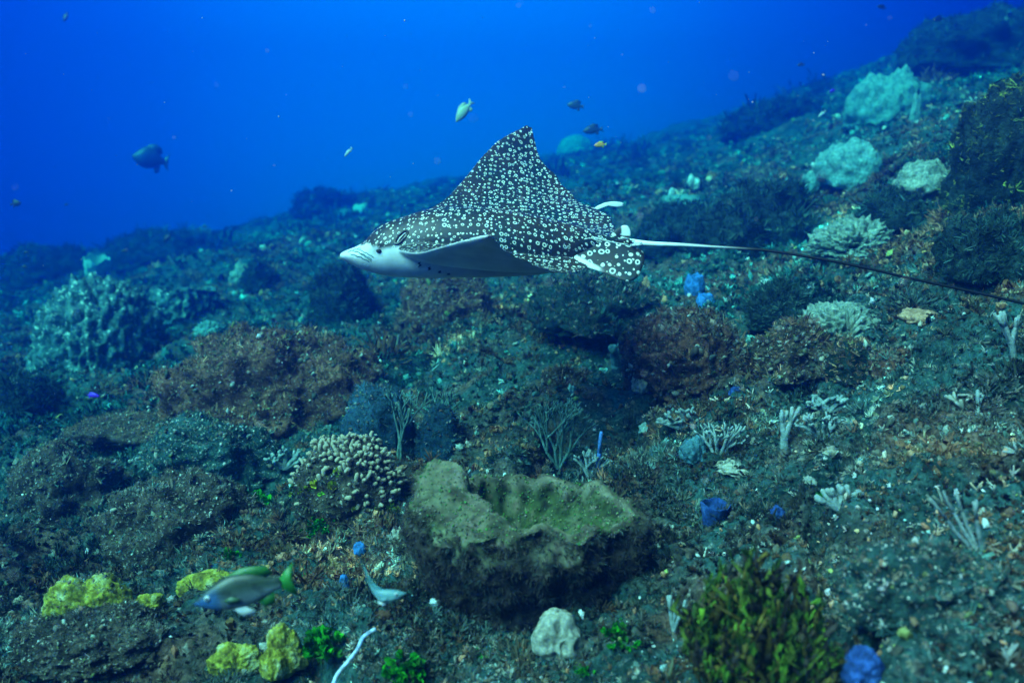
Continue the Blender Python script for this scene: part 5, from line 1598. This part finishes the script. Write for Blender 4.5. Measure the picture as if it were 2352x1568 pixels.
    R('gorgonian', 'slender pale gorgonian leaning right above the dark blue dome sponge', 'gorgonian', 985, 1020, 120, 'dark_branch', 103, spread=.34, r0=.0050, levels=5, fan=.4, stems=2, lean=(.35, 0))
    R('staghorn_coral', 'white forked coral branch on the right slope', 'coral', 1800, 1045, 96, 'white_branch', 104, spread=.34, r0=.0115, levels=3, stems=2, wide=.4)
    R('staghorn_coral', 'pale bushy coral tuft left of the white forked branch', 'coral', 1650, 1055, 80, 'white_branch', 105, spread=.5, r0=.0065, levels=4, stems=4, wide=.9, fan=.9)
    R('staghorn_coral', 'small pale coral tuft at the foot of the blue rod', 'coral', 1355, 1098, 56, 'white_branch', 106, spread=.4, r0=.0060, levels=3, stems=5, wide=.7, fan=.8)
    R('staghorn_coral', 'long pale antler coral leaning left in the right foreground', 'coral', 2265, 1290, 165, 'white_branch', 107, spread=.13, r0=.0085, levels=3, fork=1, stems=4, wide=1.6, lean=(-.62, 0), lenf=.95)
    R('staghorn_coral', 'lone pale coral stick standing near the right edge', 'coral', 2240, 968, 62, 'white_branch', 108, spread=.2, r0=.009, levels=2, stems=1, lean=(.3, 0))
    R('staghorn_coral', 'cluster of short white coral fingers right of the blue vase sponge', 'coral', 1932, 1172, 52, 'white_branch', 109, spread=.6, r0=.012, levels=2, stems=7, wide=1.1, fan=.9)
    R('staghorn_coral', 'small white forked coral left of the yellow-green bush', 'coral', 1548, 1445, 72, 'white_branch', 110, spread=.3, r0=.008, levels=2, stems=3, wide=.7)
    R('staghorn_coral', 'tan forked coral at the right edge below the whip tail', 'coral', 2330, 830, 100, 'white_branch', 111, spread=.25, r0=.010, levels=3, stems=2, wide=.4, lean=(-.15, 0))
    R('lace_coral', 'lacy pale blue coral on the teal mound left of the finger coral', 'coral', 545, 1048, 80, 'white_branch', 112, spread=.75, r0=.0085, levels=5, stems=6, wide=1.0, fan=1.0, lenf=.72)
    R('lace_coral', 'white crusty branching coral along the edge of the teal mound', 'coral', 350, 1078, 44, 'white_branch', 113, spread=.8, r0=.009, levels=4, stems=6, wide=2.0, fan=1.0, lenf=.7)
    R('lace_coral', 'short white branching coral on the left shoulder of the finger coral', 'coral', 655, 1075, 44, 'white_branch', 114, spread=.7, r0=.0085, levels=3, stems=5, wide=1.3, fan=1.0)
    R('lace_coral', 'white twiggy coral bunch on the slope right of centre', 'coral', 1570, 985, 50, 'white_branch', 115, spread=.8, r0=.008, levels=3, stems=7, wide=1.6, fan=1.0)
    R('lace_coral', 'white twiggy coral bunch under the brown knobbly boulder', 'coral', 1905, 945, 42, 'white_branch', 116, spread=.8, r0=.009, levels=3, stems=6, wide=1.8, fan=1.0)
    R('lace_coral', 'pale bushy coral right of the white forked branch', 'coral', 1890, 1010, 60, 'white_branch', 117, spread=.6, r0=.008, levels=4, stems=5, wide=1.4, fan=1.0)
    R('rod_sponge', 'thin upright blue rod sponge behind the vase sponge', 'sponge', 1372, 1092, 92, 'blue_rod', 118, spread=.1, r0=.0085, levels=2, fork=1, stems=1, lean=(.02, 0))
    # lying lilac rod at the bottom edge
    p = [(762, 1580), (775, 1548), (800, 1518), (820, 1492), (835, 1462), (862, 1444)]
    W = []
    for k, (a, b) in enumerate(p):
        g = on_ground(a, b + 16); dd = g[1] * .985
        W.append(pix(a, b, dd))
    W = np.array(W)
    Wc = cubic(np.linspace(0, 1, 24), np.linspace(0, 1, len(W)), W)
    o = add('rod_sponge', mk_mesh('rod_sponge', *tube(Wc - W[0], .0052, 8)), M_['lilac_rod'], None, W[0])
    tag(o, 'pale lilac whip coral leaning across the bottom edge', 'coral')


def build_bush():
    """yellow-green bush of upright knobbly branches, lower right"""
    rng = np.random.default_rng(21)
    g, d = base_at(1740, 1640, 330, .25)
    W = 330 * g[1] / F; Hh = 300 * g[1] / F
    root = empty('fire_coral', c2w(g))
    tag(root, 'yellow-green bush of upright knobbly coral branches in the right foreground', 'coral')
    LP, LN, LC = [], [], []
    for k in range(150):
        x = rng.uniform(-.5, .5) * W; y = rng.uniform(-.30, .30) * W
        top = Hh * (.95 - 1.3 * (x / W) ** 2 - .25 * (x / W)) * rng.uniform(.35, 1.0) * (1 - .5 * max(0, -y / W)) * (.75 + .5 * float(perlin(np.array([[x * 14, y * 14, 3.0]]))[0]) + .1)
        p = [np.array([x * .75, y * .8, -.05 * Hh])]
        dr = np.array([x * .5, y * .4, 0]) * .5
        n = 7
        for i in range(1, n):
            p.append(p[0] + (np.array([0, 0, top]) + dr) * i / (n - 1) + rng.normal(size=3) * np.array([.011, .008, .006]))
        p = np.array(p)
        r = rng.uniform(.0035, .0075) * np.array([.8, 1, 1.1, 1.15, 1.0, .9, .5]) * rng.uniform(.7, 1.3, 7)
        V, T = tube(p, r, 6)
        V += .007 * np.stack([perlin(V * 60 + k), perlin(V * 60 + 9 + k), perlin(V * 60 + 4 + k)], -1)
        kind = rng.random()
        c0 = np.array([.9, .55, .8]) if kind < .5 else np.array([.6, .7, .6])
        add('branch', mk_mesh('branch', V, T, col=np.clip(c0 * (.5 + .5 * rng.random()) * np.ones((len(V), 1)), 0, 2)), M_['green_branch'], root)
        bright = rng.random()
        for q in range(24):
            s = rng.uniform(.25, 1.0); f = s * (n - 1); i0 = min(int(f), n - 2)
            LP.append(p[i0] * (1 - (f - i0)) + p[i0 + 1] * (f - i0) + rng.normal(size=3) * .004); LN.append(np.array([rng.normal() * .35, rng.normal() * .35 - .15, 1.0]))
            lime = np.array([.14, .27, .025]) if bright > .72 and s > .35 else (np.array([.035, .075, .014]) if bright > .40 else np.array([.055, .042, .036]))
            LC.append(lime * rng.uniform(.5, 1.4))
    LP, LN, LC = np.array(LP), np.array(LN), np.array(LC)
    scatter('lobes', [(v * np.array([.34, .34, 1.35]), t) for v, t in LEAFY], LP, LN, rng.lognormal(0, .4, len(LP)) * .0155, LC, MAT_TURF, root, rng=rng)


def build_algae():
    GR = [(.012, .20, .008), (.03, .34, .012), (.02, .12, .012)]
    YL = [(.36, .42, .02), (.50, .46, .02), (.16, .30, .02)]
    for px, py, w, lab in ((572, 1165, 62, 'bright green algae clump on the crest of the brown turf mound'), (728, 1218, 40, 'bright green algae tuft below the finger coral'),
                           (690, 1340, 34, 'bright green algae tuft behind the tail of the green-backed fish'), (735, 1500, 78, 'green algae clump right of the bottom-edge yellow coral'),
                           (935, 1562, 78, 'wide green algae patch at the bottom edge right of the lilac whip'), (1428, 1475, 58, 'green algae clump right of the cream pored sponge'),
                           (530, 1285, 38, 'small green algae sprig on the brown turf mound\'s right flank'), (1090, 1515, 30, 'small green algae sprig left of the cream pored sponge'),
                           (1335, 1545, 26, 'tiny green algae sprig at the bottom edge right of the cream pored sponge'), (1890, 1145, 24, 'tiny green leaf tuft beside the cluster of white coral fingers')):
        clump('green_algae', lab, 'algae', px, py, w * 1.25, GR, seed=int(px), n=34, group='green algae clumps')
    for px, py, w, lab in ((755, 1120, 62, 'yellow-green lobed algae on the near side of the finger coral'), (780, 1085, 34, 'small yellow algae tuft near the top of the finger coral'),
                           (815, 1170, 44, 'yellow algae lobes hanging low on the finger coral'), (895, 1180, 44, 'olive and yellow leaf at the right foot of the finger coral'),
                           (690, 1130, 40, 'olive algae tuft on the left flank of the finger coral')):
        # grows on the coral's side, a hand's width nearer than the bed behind it
        o = clump('yellow_algae', lab, 'algae', px, py, w, YL if 'olive' not in lab else [(.09, .16, .02), (.22, .26, .02), (.05, .10, .02)], seed=int(px) + 1, n=20, group='yellow algae on the finger coral')
        d0, _ = base_at(800, 1190, 260, .3)
        o.location = Vector(pix(px, py, d0[1] - .115).tolist())


def build_fish():
    f = fish
    f('green-backed blue-headed snapper swimming left over the foreground corals', 563, 1358, 1.66, 236, ang=12, face='left', yaw=6, deep=.40, back=(.026, .046, .026), belly=(.13, .17, .18), fincol=(.02, .13, .02), tailcol=(.02, .16, .02), headcol=(.03, .10, .24), detail=2, seed=3, width=.15, scales=True, fork=.35, tail_h=.34)
    f('pale teal wrasse curving its tail upward beside the lilac whip', 870, 1374, 1.68, 132, ang=14, face='right', yaw=-8, deep=.30, back=(.10, .24, .26), belly=(.24, .42, .44), fincol=(.10, .30, .34), detail=2, seed=4, width=.17, bend=1.5, fork=.1, tail_h=.16)
    f('black surgeonfish above the speckled coral head', 530, 775, 5.0, 62, ang=12, face='left', deep=.62, back=(.004, .006, .006), belly=(.006, .008, .008), detail=1, tail_h=.34)
    f('black surgeonfish half hidden behind the rust mound', 692, 764, 5.2, 60, ang=28, face='left', deep=.50, back=(.004, .006, .007), belly=(.006, .008, .010), detail=1, tail_h=.40)
    f('small vivid purple fish above the left slope', 213, 908, 4.2, 34, ang=-6, face='right', deep=.40, back=(.10, .01, .55), belly=(.14, .02, .60), tailcol=(.01, .01, .06), detail=1)
    f('chunky grey-blue fish hanging in open water at the left', 346, 366, 13.0, 80, ang=-8, face='left', yaw=20, deep=.78, back=(.03, .06, .10), belly=(.02, .05, .09), detail=1, width=.3, tail_h=.5, fork=.2)
    f('pale green parrotfish nosing down above the ray\'s wing', 1066, 256, 6.0, 62, ang=52, face='left', deep=.46, back=(.30, .40, .26), belly=(.36, .44, .30), detail=1, width=.2)
    f('dark oval fish in open water right of the ray\'s wing tip, upper of two', 1322, 243, 8.5, 40, ang=-8, face='left', deep=.60, back=(.02, .045, .05), belly=(.03, .06, .065), detail=1)
    f('dark oval fish right of the ray\'s wing, lower of two', 1362, 299, 8.5, 48, ang=6, face='left', deep=.52, back=(.015, .03, .05), belly=(.02, .045, .06), detail=1)
    f('little orange and yellow fish beside the raised wing', 1379, 333, 4.0, 30, ang=4, face='left', deep=.50, back=(.55, .24, .03), belly=(.50, .34, .04), fincol=(.25, .40, .05), detail=1)
    f('tiny pale fish angled upward left of the ray\'s wing', 800, 350, 5.0, 28, ang=48, face='left', deep=.30, back=(.30, .42, .40), belly=(.4, .5, .48), detail=1)
    f('dark fish silhouette near the left edge', 36, 468, 7.0, 26, ang=10, face='right', deep=.7, back=(.006, .008, .012), belly=(.01, .012, .02), detail=1)
    f('dark fish silhouette just above the left skyline', 384, 547, 7.5, 24, ang=50, face='left', deep=.55, back=(.006, .008, .012), belly=(.01, .012, .02), detail=1)
    f('faint fish high in the upper left corner', 151, 40, 9.5, 24, ang=70, face='left', deep=.5, back=(.02, .02, .03), belly=(.02, .03, .04), detail=1)
    f('faint oval fish high in the upper right', 2155, 45, 9.0, 28, ang=4, face='left', deep=.55, back=(.006, .008, .02), belly=(.01, .012, .02), detail=1)
    f('faint fish at the top edge above the right slope', 2025, 17, 9.0, 22, ang=-15, face='left', deep=.55, back=(.006, .008, .02), belly=(.01, .012, .02), detail=1)
    f('small dark fish over the shaggy right knoll', 2154, 118, 7.5, 16, ang=4, face='left', deep=.5, back=(.003, .004, .02), belly=(.006, .008, .03), detail=1)
    f('tiny dark fish below and left of the one over the right knoll', 2105, 130, 7.5, 12, ang=0, face='left', deep=.5, back=(.003, .004, .02), belly=(.006, .008, .03), detail=1)
    f('violet fish on the upper slope left of the large pale coral', 1912, 209, 6.5, 18, ang=25, face='left', deep=.45, back=(.04, .01, .5), belly=(.06, .02, .55), detail=1)
    f('small dark fish over the left skyline, upper of two near the edge', 60, 580, 7.0, 14, ang=0, face='left', deep=.5, back=(.003, .004, .01), belly=(.006, .008, .02), detail=1)
    f('small dark fish over the left skyline, lower of two near the edge', 56, 613, 7.0, 15, ang=0, face='left', deep=.5, back=(.003, .004, .01), belly=(.006, .008, .02), detail=1)
    f('speck of a dark fish in open water left of the chunky grey-blue fish', 152, 470, 9.0, 11, ang=10, face='left', deep=.45, back=(.003, .004, .01), belly=(.006, .008, .02), detail=1)
    f('speck of a dark fish on the skyline left of the ray\'s snout', 470, 520, 8.0, 10, ang=0, face='left', deep=.5, back=(.003, .004, .01), belly=(.006, .008, .02), detail=1)
    f('small dark fish hugging the skyline right of the pale broken barrel', 286, 577, 8.0, 18, ang=-4, face='left', deep=.4, back=(.003, .004, .012), belly=(.006, .008, .02), detail=1)
    f('faint fish in open water above the right slope', 1840, 149, 8.5, 18, ang=10, face='left', deep=.5, back=(.02, .02, .04), belly=(.02, .03, .05), detail=1)
    f('small dark fish low at the left edge beside the huge barrel sponge', 20, 790, 5.0, 22, ang=0, face='right', deep=.4, back=(.003, .005, .008), belly=(.01, .012, .02), detail=1)
    f('slim pale fish resting on the slope left of the lobed coral', 1888, 262, 6.0, 24, ang=40, face='left', deep=.3, back=(.36, .46, .48), belly=(.4, .5, .5), detail=1)


def build_drift():
    """flecks drifting in the water"""
    rng = np.random.default_rng(77)
    n = 900
    d = rng.uniform(.7, 7.5, n) ** 1.0; u = rng.uniform(-.75, .75, n); v = rng.uniform(-.42, .42, n)
    P = np.stack([u * d, d, v * d], -1)
    ok = P[:, 2] > terrain_h(P[:, 0], P[:, 1], False) + .25
    P = c2w(P[ok]); n = len(P)
    P = P[P[:, 2] < 2.3]; n = len(P)
    strew('drifting_flecks', CHUNK1[:4], P, rng.normal(size=P.shape), rng.lognormal(0, .4, n) * .0011, np.full((n, 3), .5), 'tiny pale flecks drifting in the open water', .9, .1, rng)
# ------------------------------------------------------------------ assemble
for s_ in SWELLS:
    swell(*s_)
seabed, SBV = build_seabed()
reef_materials()
build_ray()
build_main_sponge()
build_finger_coral()
build_pored_sponge()
build_mounds()
build_corals()
build_bush()
build_algae()
build_fish()
build_ground_cover()
build_drift()
build_water(SBV)
